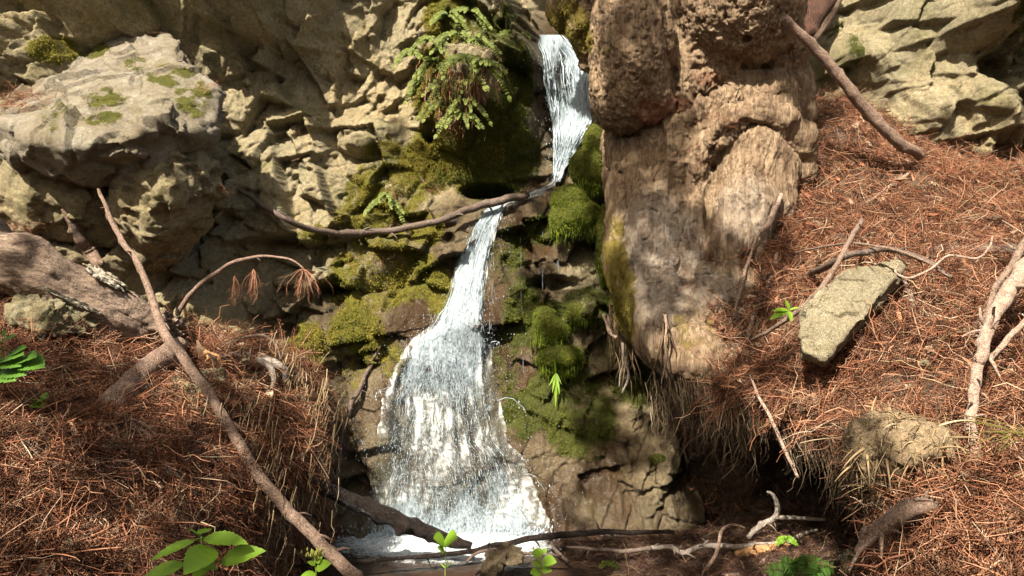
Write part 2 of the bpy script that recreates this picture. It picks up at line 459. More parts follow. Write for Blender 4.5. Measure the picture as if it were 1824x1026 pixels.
M['stem'] = wood_mat('green_stem', (0.16, 0.25, 0.03), (0.22, 0.3, 0.05), (0.2, 0.2, 0.06), (1, 1, 1), 0.6)
M['darkstem'] = wood_mat('brown_stem', (0.10, 0.05, 0.03), (0.16, 0.08, 0.05), (0.2, 0.12, 0.07), (1, 1, 1), 0.8)
M['rot2'] = wood_mat('root_mat', (0.16, 0.11, 0.06), (0.28, 0.20, 0.11), (0.36, 0.27, 0.16), (3, 3, 3), 0.95, 8, 0.012)
M['bud'] = island_mat('flower_bud', [(0, (0.25, 0.28, 0.05)), (1, (0.45, 0.42, 0.12))], 0.7, 0.2)
M['fern_b'] = island_mat('fern_bright', [(0, (0.05, 0.13, 0.015)), (1, (0.11, 0.22, 0.035))], 0.6, 0.35)
M['red_bark'] = wood_mat('red_bark', (0.025, 0.01, 0.006), (0.08, 0.03, 0.016), (0.15, 0.06, 0.03), (8, 8, 1.5), 0.9, 4, 0.02)
M['shade_leaves'] = island_mat('shade_canopy_leaf', [(0, (0.03, 0.06, 0.015)), (1, (0.07, 0.11, 0.03))], 0.7, 0.2)
M['grass'] = island_mat('grass_blades', [(0, (0.10, 0.10, 0.025)), (0.6, (0.16, 0.14, 0.04)), (1, (0.26, 0.20, 0.09))], 0.6, 0.3)
M['root_brown'] = wood_mat('root_brown', (0.10, 0.055, 0.035), (0.24, 0.15, 0.10), (0.38, 0.28, 0.2), (2, 6, 6), 0.9, 7, 0.02)
M['leaf_d'] = island_mat('shaded_leaf', [(0, (0.05, 0.13, 0.015)), (1, (0.11, 0.22, 0.025))], 0.5, 0.3)  # darker leaf green: the shade on the left plant is in the colour

for k_ in ('wet_log',):
    M[k_].node_tree.nodes['Principled BSDF'].inputs['Specular IOR Level'].default_value = .3
# ================================================================== the cliff
CP = [(-300,100,3.9),(0,50,4.1),(0,330,3.9),(-300,500,3.6),(0,600,3.7),(100,100,4.2),(60,350,3.95),(150,450,3.85),(-300,900,3.5),(100,900,3.6),
 (250,60,4.45),(300,250,4.35),(330,450,4.15),(420,15,4.4),(420,110,4.62),(450,300,4.5),(420,450,4.35),(450,560,4.2),(400,640,4.0),
 (560,50,4.75),(560,200,4.8),(590,340,4.6),(560,460,4.45),(560,580,4.2),(540,700,4.0),(560,850,3.9),(560,960,3.85),
 (700,50,5.1),(720,150,5.1),(700,250,4.95),(680,330,4.8),(680,420,4.62),(640,550,4.4),(640,650,4.25),(640,800,4.02),(640,960,3.9),
 (800,30,4.85),(830,150,4.68),(850,230,4.75),(770,320,4.85),(860,290,4.95),(900,150,4.82),(930,220,4.95),(945,100,5.05),(930,325,5.02),
 (985,60,5.6),(1000,140,5.35),(1010,220,5.2),(990,310,5.05),(880,-60,5.2),(700,-100,5.3),(400,-150,4.3),(0,-150,3.9),
 (900,355,4.82),(960,350,4.88),(1015,330,4.95),(850,400,4.65),(840,500,4.5),(820,600,4.32),(800,700,4.18),(800,850,4.02),(800,960,3.92),
 (900,400,4.7),(920,450,4.65),(980,430,4.78),(960,485,4.62),(940,520,4.62),(920,600,4.45),(930,700,4.28),(960,850,4.08),(980,940,3.95),
 (1060,250,5.0),(1060,400,4.75),(1030,450,4.75),(1040,520,4.7),(1050,620,4.5),(1100,700,4.38),(1050,750,4.22),(1100,850,4.08),(1150,930,3.98),
 (1230,830,4.2),(1230,935,4.02),(1400,900,4.6),(1300,700,4.6),(1500,950,4.5),(1200,500,4.95),(1200,200,5.3),(1050,50,5.6),(990,15,6.0),(900,30,5.3),
 (1400,30,5.5),(1430,150,5.3),(1500,100,4.95),(1545,60,4.9),(1620,120,4.75),(1620,200,4.7),(1740,100,4.75),(1740,230,4.55),(1800,60,4.4),(1812,170,4.35),
 (1800,290,4.7),(1600,330,4.8),(2150,100,4.2),(2150,400,4.3),(1450,350,4.9),(1450,700,4.7),(1824,700,4.7),(1600,-120,4.8),(2100,-150,4.3),(1250,-150,5.8)]
cp = np.array(CP, float); cw = P(cp[:, 0], cp[:, 1], cp[:, 2])
GS = 0.0082
gx = np.arange(-4.0, 4.1, GS); gz = np.arange(-0.3, 4.05, GS)
XX, ZZ = np.meshgrid(gx, gz); q2 = np.stack([XX.ravel(), ZZ.ravel()], 1)
# base surface on a coarse grid, then interpolated
cgx = np.linspace(gx[0], gx[-1], 190); cgz = np.linspace(gz[0], gz[-1], 95)
CX, CZ = np.meshgrid(cgx, cgz)
base = tps(cw[:, [0, 2]], cw[:, 1], np.stack([CX.ravel(), CZ.ravel()], 1), 2e-3).reshape(CX.shape)
def bil(A, ax, az, x, z):
    fx = np.clip((x - ax[0]) / (ax[1] - ax[0]), 0, len(ax) - 1.001); fz = np.clip((z - az[0]) / (az[1] - az[0]), 0, len(az) - 1.001)
    i, j = fx.astype(int), fz.astype(int); u, v = fx - i, fz - j
    return A[j, i] * (1 - u) * (1 - v) + A[j, i + 1] * u * (1 - v) + A[j + 1, i] * (1 - u) * v + A[j + 1, i + 1] * u * v
Y = bil(base, cgx, cgz, q2[:, 0], q2[:, 1])
px, py = proj(np.stack([q2[:, 0], Y, q2[:, 1]], 1))

def blobs(px, py, L, power=1.0):
    out = np.zeros(px.shape)
    for b in L:
        d = ((px - b[0]) / b[2]) ** 2 + ((py - b[1]) / b[3]) ** 2
        out = np.maximum(out, (b[4] if len(b) > 4 else 1.0) * np.clip(1.45 - d, 0, 1) ** power)
    return out
MOSS = [(105,95,40,30,.8),(690,290,60,40,.7),(700,340,70,60,.8),(660,400,70,60,.7),(600,430,60,30,.5),(640,480,60,50,.6),(610,660,50,60,.6),(760,300,60,50,.9),(800,270,70,60),(870,270,90,90),(920,160,34,90,.9),(880,60,50,40,.7),
 (800,25,50,60,.8),(770,160,40,80,.8),(760,410,36,36,.9),(740,490,50,60,.75),(640,520,70,60,.65),(640,590,55,75,.85),(690,440,60,40,.65),(545,630,40,60,.95),(545,540,30,40,.3),
 (780,520,30,50,.8),(690,520,40,40,.7),(640,350,30,50,.55),(990,570,40,40,.8),(1000,640,50,40),(1030,740,70,80,1),(1000,690,60,40),(1040,540,50,30,.8),(1130,690,50,40,.8),(930,560,40,80,.7),
 (930,740,40,50,.7),(900,450,40,60,.6),(970,410,40,30,.8),(1165,810,15,8,1),(1050,800,30,30,.7),(900,640,30,80,.6),(1480,40,25,40,.5),(1510,100,15,40,.6),(1810,60,20,70,.7),
 (560,90,60,60,.25),(450,150,60,60,.28),(600,200,40,50,.3),(600,40,60,40,.25),(1090,600,30,60,.5),(520,700,30,40,.4),(580,430,60,30,.6),(700,640,30,40,.5)]
WET = [(820,720,190,320),(560,560,90,60,.8),(920,450,80,130),(1000,850,190,150),(1100,900,190,90,.8),(620,800,110,190,.8),(980,350,80,40),(1000,640,120,100,.5),(990,170,50,160),(850,400,90,60,.8),(1250,880,140,120,.55)]
moss = blobs(px, py, MOSS); wet = blobs(px, py, WET, 0.7)

# blocks placed as in the photograph: px, py, push towards the viewer (m), slope in x, slope in z
BL = [(60,70,.04,-.1,.1),(170,25,.10,.2,-.5),(240,30,.12,-.2,-.6),(300,30,.0,.2,-.2),(430,15,.20,.1,-.9),(540,20,.10,.3,-.7),(600,55,.03,.15,-.1),
 (430,120,.0,.25,.1),(490,190,.02,-.1,.15),(400,190,.0,.2,-.2),(440,265,.05,.15,.3),(405,300,.0,-.3,-.2),(500,280,-.03,.4,.2),(530,150,-.06,.5,0),(575,120,.05,.3,.2),
 (565,250,.03,-.3,.3),(590,330,.07,.1,.25),(540,380,.03,.1,.5),(650,255,.10,.1,.1),(655,215,.02,.2,.6),(620,300,.02,.4,.1),(700,255,.05,-.4,.2),(720,205,.0,.3,.4),
 (640,140,.02,.35,.1),(670,90,.06,-.3,.3),(700,60,.0,.5,.2),(720,110,.05,-.4,.5),(745,60,.03,.2,.6),(650,30,.05,.4,-.2),(735,150,.0,.3,.2),(690,170,.03,.2,.1),
 (445,350,.04,-.4,.4),(480,355,.0,.5,.2),(450,410,.05,.2,.4),(500,430,.02,-.2,.2),(420,470,.0,.3,-.2),(560,480,.06,.1,.4),(520,510,.09,.0,.3),(590,530,-.06,0,.0),(470,545,.05,.3,-.4),(445,560,.0,-.3,.2),
 (430,600,.05,.4,.2),(490,600,-.03,.1,.1),(560,580,.02,.1,.15),(620,470,.02,-.2,.4),(640,560,.05,.2,.2),(690,480,.0,.4,.3),(700,410,.05,.2,.5),(760,430,.06,.3,.3),(730,560,.05,.4,.5),
 (560,740,.0,.2,.2),(590,880,.05,-.2,.3),(640,700,.0,.1,.1),(620,940,.03,.3,.4),(720,350,.02,.3,.5),(800,400,.06,-.1,.6),
 (50,340,.06,.1,.3),(20,290,.0,-.2,.2),(80,400,.02,.3,.4),(160,420,.03,.3,-.1),(60,460,.0,.2,.4),(10,160,.03,.2,.1),
 (980,440,.06,.2,.3),(1000,490,.02,.0,-.6),(1040,470,.0,.1,.2),(960,540,.0,-.2,.2),(1000,620,.06,.1,.4),(1000,690,.05,.0,.3),(1050,560,.03,.2,.5),(1080,640,-.02,.2,.2),
 (1100,760,.03,.2,.3),(1180,830,.05,.2,.25),(1130,880,.02,-.1,.25),(1220,900,.04,.3,.25),(1300,900,.0,.2,.1),(1040,860,.02,.1,.2),(960,800,.02,.1,.2),
 (1480,90,.06,.2,.6),(1545,60,.02,.4,.2),(1620,120,.06,.15,.12),(1640,200,.05,.1,.15),(1590,230,.02,-.2,.2),(1700,60,.03,.4,-.1),(1730,150,.05,-.4,.1),(1750,220,.06,-.3,.5),(1700,230,.0,.4,.2),
 (1775,120,-.05,.3,.1),(1810,60,.08,-.5,.1),(1815,150,.10,-.4,.2),(1800,250,.0,-.2,.1),(1690,120,-.03,.3,.2),(920,50,.05,.2,.5),(960,30,.08,-.3,.6),(930,80,.02,.4,.4),(900,20,.1,.1,.4)]
bl = np.array(BL); bd = bil(base, cgx, cgz, 0 * bl[:, 0], 0 * bl[:, 0])
def on_base(px_, py_):
    d = np.full(np.shape(px_), 3.0); best = np.full(np.shape(px_), np.nan)
    for dd in np.arange(3.0, 6.6, 0.02):
        p = P(px_, py_, dd); hit = np.isnan(best) & (bil(base, cgx, cgz, p[..., 0], p[..., 2]) <= dd)
        best[hit] = dd
    return np.where(np.isnan(best), 5.5, best)
bw = P(bl[:, 0], bl[:, 1], on_base(bl[:, 0], bl[:, 1]))
seeds = np.column_stack([bw[:, 0], bw[:, 2], bl[:, 2:]])
fr = np.random.default_rng(3)
extra = []
for _ in range(6000):
    c = np.array([fr.uniform(-4.6, 4.8), fr.uniform(-0.3, 4.3)])
    if np.min(np.hypot(seeds[:, 0] - c[0], seeds[:, 1] - c[1])) > 0.26 and (not extra or np.min(np.hypot(*(np.array(extra)[:, :2] - c).T)) > 0.3):
        extra.append([c[0], c[1], fr.uniform(-.05, .08), fr.uniform(-.4, .4), fr.uniform(-.4, .5)])
seeds = np.vstack([seeds, extra])
q3 = np.stack([q2[:, 0], Y, q2[:, 1]], 1)
wq = q2 + 0.035 * np.stack([fbm(q3 * 5, 4, 11), fbm(q3 * 5, 4, 12)], 1)
F1 = np.full(len(q2), 9.0); F2 = F1.copy(); L1 = np.zeros(len(q2))
for s in seeds:
    dx, dz = wq[:, 0] - s[0], wq[:, 1] - s[1]; ang = 6.28 * ((s[0] * 7.3 + s[1] * 3.1) % 1.0); ca, sa = math.cos(ang), math.sin(ang)
    d = .45 * np.hypot(dx * 1.15, dz) + .55 * np.maximum(np.abs(dx * ca + dz * sa) * 1.1, np.abs(dz * ca - dx * sa) * .85)
    m = d < F1
    F2 = np.where(m, F1, np.minimum(F2, d)); F1 = np.where(m, d, F1)
    L1[m] = (s[2] + s[3] * dx * 0.72 - s[4] * dz * 0.6)[m]
soft = np.clip(blobs(px, py, [(860,290,130,110),(800,760,170,260),(1020,820,170,150),(985,180,50,180),(1650,160,120,120,.5)]) , 0, 1)
amp = 1 - 0.6 * soft
hgt = L1 * amp
crack = np.clip((F2 - F1) / 0.012, 0, 1)
hgt -= 0.028 * (1 - crack) ** 2 * amp * np.clip(fbm(q3 * 2.2, 2, 5) * 1.6 + 0.3, 0, 1)
def joints(p, a1, a2, s1, s2, seed):
    """blocks between two sets of straight joints: offset, tilt and gap"""
    u = (p[:, 0] * math.cos(a1) + p[:, 1] * math.sin(a1)) / s1; w_ = (p[:, 0] * math.cos(a2) + p[:, 1] * math.sin(a2)) / s2
    u = u + .32 * np.sin(u * 2.1 + seed)
    iu = np.floor(u); h0 = _hash(iu.astype(np.int64), iu.astype(np.int64) * 0 + 3, iu.astype(np.int64) * 0, seed)
    w_ = w_ * (.7 + .6 * (h0 & np.uint32(255)) / 255.0) + ((h0 >> np.uint32(8)) & np.uint32(255)) / 255.0 + .25 * np.sin(w_ * 2.7 + iu)
    iw = np.floor(w_); fu_, fw_ = u - iu, w_ - iw
    g = _hash(iu.astype(np.int64), iw.astype(np.int64), iu.astype(np.int64) * 0 + 9, seed)
    r = np.stack([(g & np.uint32(1023)) / 511.5 - 1, ((g >> np.uint32(10)) & np.uint32(1023)) / 511.5 - 1, ((g >> np.uint32(20)) & np.uint32(1023)) / 511.5 - 1], 1)
    gap = np.minimum(np.minimum(fu_, 1 - fu_) * s1, np.minimum(fw_, 1 - fw_) * s2)
    _, inv, cnt = np.unique((iu * 4001 + iw).astype(np.int64), return_inverse=True, return_counts=True); inv = inv.ravel()
    lx = p[:, 0] - (np.bincount(inv, p[:, 0]) / cnt)[inv]; lz = p[:, 1] - (np.bincount(inv, p[:, 1]) / cnt)[inv]
    lim = .7 * max(s1, s2)
    return r, np.clip(lx, -lim, lim) / s1, np.clip(lz, -lim, lim) / s2, gap
for a1, a2, s1, s2, off_a, tilt, seed, msk in ((.35, 1.75, .36, .46, .05, .10, 3, 1.4), (-.5, 1.25, .18, .25, .026, .07, 7, 1.3), (.15, 1.95, .09, .13, .007, .026, 11, 1.3), (-.3, 1.1, .045, .06, .002, .009, 13, 1.2)):
    ww = q2 + .05 * s1 * np.stack([fbm(q3 / s1 * .7, 3, seed + 40), fbm(q3 / s1 * .7, 3, seed + 41)], 1)
    r, fu_, fw_, gap = joints(ww, a1, a2, s1, s2, seed)
    k = 1.3 * amp * np.clip(0.6 + msk * fbm(q3 * 1.1 + seed, 3, seed + 60), 0.0, 1.25)
    hgt += k * (off_a * r[:, 0] + tilt * (r[:, 1] * fu_ * 1.6 + (r[:, 2] - .25) * fw_ * 1.6))
    hgt -= np.clip(k, 0, 1) * (.024 if s1 > .1 else .002) * np.clip(1 - gap / (.03 * s1 + .007), 0, 1) * (r[:, 2] > -.1)
hgt += 0.03 * fbm(q3 * 2.5, 3, 31) + 0.007 * fbm(q3 * 9, 4, 32) + 0.006 * fbm(q3 * 40, 3, 33)
# vertical drip folds on the mossy buttress and wet face
hgt += soft * 0.05 * fbm(q3 * np.array([8, 8, 1.6]), 4, 34) + np.clip(moss, 0, 1) * 0.022 * np.abs(fbm(q3 * 14, 3, 35)) * 2
# hollows: px, py, rx, ry, depth
HOL = [(865,338,45,14,.45),(765,235,14,22,.25),(845,175,12,50,.12),(1425,150,26,75,.5),(1430,0,60,55,1.0),(985,505,45,14,.14),(800,425,12,10,.1),(585,515,22,14,.2),(500,590,30,14,.12),(525,318,10,9,.06),
 (560,470,10,40,.05),(395,330,14,20,.15),(1290,830,90,120,.25),(1430,880,120,120,.7),(1180,640,60,40,.3),(1300,700,90,60,.5),(640,645,12,14,.08)]
hgt -= sum(h[4] * np.clip(1.3 - ((px - h[0]) / h[2]) ** 2 - ((py - h[1]) / h[3]) ** 2, 0, 1) for h in HOL)
hgt += 0.10 * blobs(px, py, [(650,258,28,16),(520,500,26,14),(470,548,16,12),(790,385,30,16,.8)]) * (1 + .3 * fbm(q3 * 12, 3, 3))
hgt = hgt.reshape(XX.shape)
hp_ = np.pad(hgt, 1, mode='edge'); hgt = .36 * hgt + .16 * (hp_[1:-1, :-2] + hp_[1:-1, 2:] + hp_[:-2, 1:-1] + hp_[2:, 1:-1])
CY = Y.reshape(XX.shape) - hgt
cv = np.stack([XX, CY, ZZ], -1).reshape(-1, 3)
nzr, nxr = XX.shape
ii = (np.arange(nzr - 1)[:, None] * nxr + np.arange(nxr - 1)[None]).ravel()
cf = np.stack([ii, ii + 1, ii + nxr + 1, ii + nxr], 1)
moss *= np.clip(1 + 0.8 * fbm(q3 * 4, 4, 71), 0, 1.3); wet *= np.clip(0.95 + 0.5 * fbm(q3 * 3, 4, 72), 0, 1)
cliff = mesh_obj("cliff", cv, cf, M['cliff'], attrs={"moss": np.clip(moss, 0, 1), "wet": np.clip(wet, 0, 1), "green": np.clip((px - 790) / 60, 0, 1) * .85}, origin=np.array([0, 4.5, -.3]))
setting(cliff)
cliff_n = vnormals(cv, cf)
def cliff_y(x, z): return bil(CY, gx, gz, x, z)
def cliff_hit(px_, py_, smooth=None):
    px_, py_ = np.broadcast_arrays(np.asarray(px_, float), np.asarray(py_, float))
    best = np.full(px_.shape, np.nan); A = CY if smooth is None else smooth
    for dd in np.arange(2.9, 6.8, 0.01):
        x = (px_ - 912) / FPX * dd; z = 1.3 - (py_ - 513) / FPX * dd
        hit = np.isnan(best) & (bil(A, gx, gz, x, z) <= dd)
        best[hit] = dd
    return np.where(np.isnan(best), 5.8, best)
print("cliff", round(time.time() - T0, 1))

# ================================================================== boulders at the left
def boulder(pix, name, label, cat, mat, moss_list, **k):
    v, f = hull_rock([P(*p) for p in pix], **k)
    a, b_ = proj(v); n = vnormals(v, f)
    ms = blobs(a, b_, moss_list) * np.clip(0.7 + n[:, 2], 0, 1) * np.clip(.72 + 1.1 * fbm(v * 9, 4, 8), 0, 1.1)
    o = mesh_obj(name, v, f, mat, attrs={"moss": np.clip(ms, 0, 1)})
    tag(o, label, cat)
    return v, f, o
BM = [(170,88,30,18),(240,115,26,16,.9),(300,135,40,22),(345,175,40,40,.9),(190,175,46,22,.9),(185,212,40,16,.9),(90,210,18,30,.7),(100,190,30,16,.6),(330,130,20,10)]
bo_v, bo_f, bo_o = boulder([(-90,240,3.82),(60,150,4.12),(130,105,4.37),(200,66,4.40),(300,58,4.42),(328,118,4.27),(388,160,3.97),(394,205,3.80),(386,262,3.74),(330,235,3.48),(300,222,3.43),(225,248,3.39),(140,262,3.40),(50,250,3.44),(0,215,3.52),
   (40,295,3.54),(150,330,3.57),(260,338,3.67),(350,305,3.80),(100,300,4.50),(380,220,4.50),(300,90,4.70)], "boulder", "large pale boulder jutting from the cliff, mossy sloping top lit by the sun", "boulder", M['boulder'], BM,
   h=0.013, rough=0.034, facet=0.055, fsize=0.36, seed=6, soft=0.02)
bl_v, bl_f, bl_o = boulder([(215,285,3.60),(300,240,3.56),(375,255,3.72),(388,330,3.80),(378,400,3.85),(345,450,3.90),(305,492,3.90),(245,470,3.80),(195,420,3.75),(200,350,3.65),(270,370,3.50),(330,360,3.56),(300,380,4.40),(250,420,4.30)],
   "boulder", "rounded brown shaded boulder under the big pale boulder", "boulder", M['cliff'], [(330,450,30,40,.4)], h=0.013, rough=0.03, facet=0.06, fsize=0.26, seed=15, soft=0.03)
ba_v, ba_f, ba_o = boulder([(-60,250,3.75),(20,240,3.7),(110,275,3.68),(190,330,3.75),(230,380,3.85),(210,440,3.9),(150,450,3.8),(60,430,3.75),(-60,420,3.8),(50,330,3.62),(120,350,3.66),(60,330,4.4),(200,400,4.3)],
   "boulder", "yellowish low boulder below the left end of the big pale boulder", "boulder", M['cliff'], [(40,430,40,10,.7)], h=0.015, rough=0.03, facet=0.06, fsize=0.3, seed=25, soft=0.03)
print("boulders", round(time.time() - T0, 1))

# ================================================================== the redwood base
lo, hi = np.array([.15, 3.45, .55]), np.array([2.0, 5.1, 3.35]); TH = 0.0135
G = grid3(lo, hi, TH)
def chain(pts, k=0.05):
    F = None; w = [P(*p[:3]) for p in pts]
    for a, b, pa, pb in zip(w[:-1], w[1:], pts[:-1], pts[1:]):
        d = s_capsule(G, a, b, pa[3], pb[3]); F = d if F is None else smin(F, d, k)
    return F
F = chain([(1225,-150,4.72,.62),(1235,120,4.7,.58),(1230,300,4.62,.50),(1215,430,4.42,.40),(1205,520,4.2,.30),(1225,600,4.0,.22)], .1)
F = smin(F, chain([(1160,230,4.45,.22),(1150,350,4.32,.20),(1140,470,4.12,.165),(1178,560,3.92,.15),(1235,625,3.78,.13),(1330,650,3.75,.12)], .06), .07)
F = smin(F, chain([(1348,170,4.42,.25),(1338,270,4.20,.215),(1328,370,4.07,.19),(1312,440,3.99,.17)], .06), .05)
F = smin(F, chain([(1215,530,3.98,.09),(1150,545,3.9,.10),(1190,565,3.86,.09),(1260,540,3.84,.10),(1330,520,3.85,.09)], .05), .05)
F = smin(F, chain([(1218,585,3.74,.10),(1250,635,3.64,.10),(1290,650,3.62,.09)], .05), .06)
F = smin(F, s_ell(G, P(1195,600,3.82), (.17, .2, .16)), .08)
F = smin(F, s_ell(G, P(1235,640,3.68), (.12, .15, .08)), .06)
F = smin(F, s_ell(G, P(1122,85,4.20), (.235, .34, .44)), .05)
F = smin(F, s_ell(G, P(1100,160,4.2), (.155, .2, .2)), .06)
F = smin(F, s_ell(G, P(1150,190,4.24), (.13, .18, .13)), .06)
F = smin(F, s_ell(G, P(1308,20,4.22), (.36, .42, .37)), .012)
F = smin(F, s_ell(G, P(1225,110,4.24), (.10, .16, .2)), .04)
F = smin(F, s_ell(G, P(1370,90,4.3), (.2, .22, .16)), .06)
F = smin(F, s_ell(G, P(1040,5,4.75), (.20, .3, .17)), .05)
F = smin(F, chain([(1085,-60,4.6,.2),(1060,40,4.62,.14),(1052,110,4.7,.07)], .05), .05)
F = smin(F, chain([(1235,330,4.12,.05),(1262,262,4.06,.055),(1300,215,3.99,.055),(1350,198,3.98,.052),(1395,212,4.0,.05),(1422,245,4.07,.048),(1432,310,4.16,.04)], .03), .03)
F = smin(F, chain([(1232,385,4.06,.035),(1216,425,4.02,.04),(1222,460,3.98,.045),(1246,500,3.92,.055),(1300,520,3.9,.06)], .03), .03)
F = smin(F, s_ell(G, P(1305,485,3.9), (.10, .1, .05)), .06)
F = smin(F, chain([(1400,140,4.45,.1),(1415,200,4.4,.06),(1408,260,4.3,.05)], .04), .04)
def f_hit(x, y):
    ds = np.arange(3.4, 5.0, .004); p = P(x, y, ds); k = np.round((p - lo) / TH).astype(int)
    ok = ((k >= 0) & (k < np.array(F.shape))).all(1); k = np.clip(k, 0, np.array(F.shape) - 1)
    inside = ok & (F[k[:, 0], k[:, 1], k[:, 2]] < 0)
    return ds[np.argmax(inside)] if inside.any() else 4.4
CARVE = [([(1188,40),(1193,90),(1196,130),(1200,170),(1208,205),(1224,245)], .032, .03), ([(1062,212),(1100,240),(1135,240),(1165,226),(1190,205)], .026, .02), ([(1225,195),(1246,168),(1272,152),(1300,138),(1318,106),(1345,120),(1376,112),(1408,92)], .026, .015),
  ([(1268,268),(1288,238),(1320,222),(1360,224),(1392,248),(1412,280)], .026, .012), ([(1256,290),(1252,350),(1262,425)], .022, .012), ([(1292,300),(1276,380),(1268,440)], .012, .006), ([(1150,584),(1180,592),(1225,580)], .020, .006),
  ([(1218,398),(1204,440),(1212,474),(1240,492)], .026, .012), ([(1150,290),(1168,330),(1160,380)], .014, .006), ([(1110,300),(1120,370),(1112,430)], .012, .006), ([(1345,300),(1352,350),(1346,400)], .010, .006), ([(1200,280),(1215,330),(1208,380)], .018, .008), ([(1120,470),(1150,500),(1160,540)], .012, .006), ([(1085,300),(1110,310)], .02, .01), ([(1240,255),(1232,290),(1238,330)], .014, .006)]
for pts_, r_, dp in CARVE:
    w_ = [P(x, y, f_hit(x, y) + r_ - dp * 1.6) for x, y in pts_]
    for q0, q1 in zip(w_[:-1], w_[1:]): F = smax(F, -s_capsule(G, q0, q1, r_, r_), .018)
for hx, hy, hr in ((1285,152,.05),(1310,165,.03),(1252,172,.045),(1365,120,.045),(1325,122,.035),(1150,222,.04),(1110,236,.035),(1355,152,.018),(1385,172,.022),(1240,220,.03),(1100,120,.02),(1330,70,.02),(1240,120,.025),(1270,300,.02),(1150,430,.02),(1300,330,.012)):
    F = smax(F, -s_ell(G, P(hx, hy, f_hit(hx, hy) + .01), (hr, hr * 1.2, hr * .7)), .015)
tv, tf = surface_nets(F, lo, TH)
def quad_split(v, f):
    e = np.sort(np.concatenate([f[:, [k, (k + 1) % 4]] for k in range(4)]), 1); u, inv = np.unique(e, axis=0, return_inverse=True); inv = inv.reshape(4, -1).T + len(v)
    nv = np.vstack([v, (v[u[:, 0]] + v[u[:, 1]]) / 2, v[f].mean(1)]); c_ = np.arange(len(f)) + len(v) + len(u)
    return nv, np.concatenate([np.stack([f[:, k], inv[:, k], c_, inv[:, k - 1]], 1) for k in range(4)])
tv, tf = quad_split(tv, tf)
tpx, tpy = proj(tv)
burl = np.clip(blobs(tpx, tpy, [(1120,90,95,170),(1310,40,130,120)]), 0, 1)
n = vnormals(tv, tf)
wp = tv + 0.08 * np.stack([fbm(tv * 3, 3, 51), fbm(tv * 3, 3, 52), fbm(tv * 3, 3, 53)], 1)
fib = fbm(wp * np.array([9, 9, 1.5]), 4, 54, .55, ridged=True); fib2 = fbm(wp * np.array([26, 26, 3.2]), 4, 55, .6, ridged=True); fib3 = fbm(wp * np.array([60, 60, 9]), 3, 58, .6, ridged=True)
lump = fbm(tv * 9, 5, 56, .6); lump2 = fbm(tv * 30, 4, 61, .65); pits = np.clip(fbm(tv * 22, 4, 57, .6) - .12, 0, 1); crk = np.clip(.14 - np.abs(fbm(tv * np.array([13, 13, 9]), 3, 62)), 0, .14) / .14
shred = np.clip(blobs(tpx, tpy, [(1250,175,90,40),(1120,240,60,40),(1330,150,90,30),(1210,260,60,60),(1280,240,60,30)]), 0, 1)
fold = fbm(wp * np.array([4.2, 4.2, .8]), 3, 71, .5)
arch_m = np.clip(sum(np.exp(-((tpx - ax_) / 17) ** 2 - ((tpy - ay_) / 17) ** 2) for ax_, ay_ in ((1262,262),(1280,236),(1300,215),(1325,204),(1350,198),(1374,203),(1395,212),(1412,232),(1422,250),(1430,285))), 0, 1)
disp = (1 - burl) * (1 - .75 * arch_m) * (0.07 * fold + 0.026 * fib + 0.017 * fib2 + 0.008 * fib3) + shred * .035 * fbm(wp * np.array([18, 18, 6]), 4, 66, .65, ridged=True)
disp = disp + burl * (0.030 * lump + .009 * lump2 - 0.06 * pits - .006 * crk) + 0.03 * fbm(tv * 2.6, 3, 58)
tv = tv + n * disp[:, None]
tmoss = blobs(tpx, tpy, [(1110,540,28,75,.9),(1100,480,22,60,.8),(1125,600,20,40,.7),(1105,410,16,40,.5),(1010,40,35,50,.7),(1035,60,20,50,.8),(1075,90,16,20,.4),(1240,590,50,50,.35),(1350,540,40,20,.4)])
tmoss *= np.clip(1 + fbm(tv * 7, 3, 8), 0, 1.4)
fac_att = np.clip(.5 + .5 * fib2, 0, 1)
red = blobs(tpx, tpy, [(1200,190,30,26),(1165,200,40,30),(1265,140,40,14,.8),(1300,95,30,14,.6),(1080,190,30,30,.4),(1200,110,12,20,.6)])
m, t, b = new_mat('redwood_bark'); v = coord(t); vs = coord(t, (12, 12, 1.3))
n1_ = tnoise(t, vs, 2.2, 8, .7, .8); n2_ = tnoise(t, v, 3.2, 6, .65, .5); n3_ = tnoise(t, v, 42, 6, .7)
col = cmix(t, ramp(t, n2_, [(.36, 0), (.64, 1)]), (.12, .07, .042), (.30, .205, .125))
col = cmix(t, ramp(t, n1_, [(.44, 0), (.66, 1)]), col, (.42, .31, .20))
col = cmix(t, math_(t, 'MULTIPLY', ramp(t, tnoise(t, vs, 6, 6, .7, .4), [(.38, 1), (.5, 0)]), .7), col, (.075, .045, .028))
grey = attr(t, "grey"); col = cmix(t, math_(t, 'MULTIPLY', grey, ramp(t, n1_, [(.3, 0), (.6, .8)])), col, (.36, .32, .27))
col = cmix(t, ramp(t, math_(t, 'MULTIPLY', attr(t, "red"), math_(t, 'ADD', n3_, .4)), [(.45, 0), (.95, .7)]), col, (.20, .06, .03))
mf = ramp(t, math_(t, 'ADD', attr(t, "moss"), math_(t, 'MULTIPLY', math_(t, 'SUBTRACT', tnoise(t, v, 16, 6, .7), .5), .9)), [(.3, 0), (.6, .9)])
col = cmix(t, mf, col, cmix(t, tnoise(t, v, 9, 5, .7), (.07, .06, .008), (.26, .19, .025)))
t.links.new(col, b.inputs["Base Color"]); b.inputs["Roughness"].default_value = .9; b.inputs["Specular IOR Level"].default_value = .25
t.links.new(bump(t, tnoise(t, v, 60, 8, .75), .009, .8, bump(t, tnoise(t, vs, 4, 9, .7, .3), .04, 1.0)), b.inputs["Normal"])
M['bark'] = m
grey = blobs(tpx, tpy, [(1170,470,70,120),(1250,520,80,40,.7),(1225,440,30,60),(1330,380,60,60,.6)])
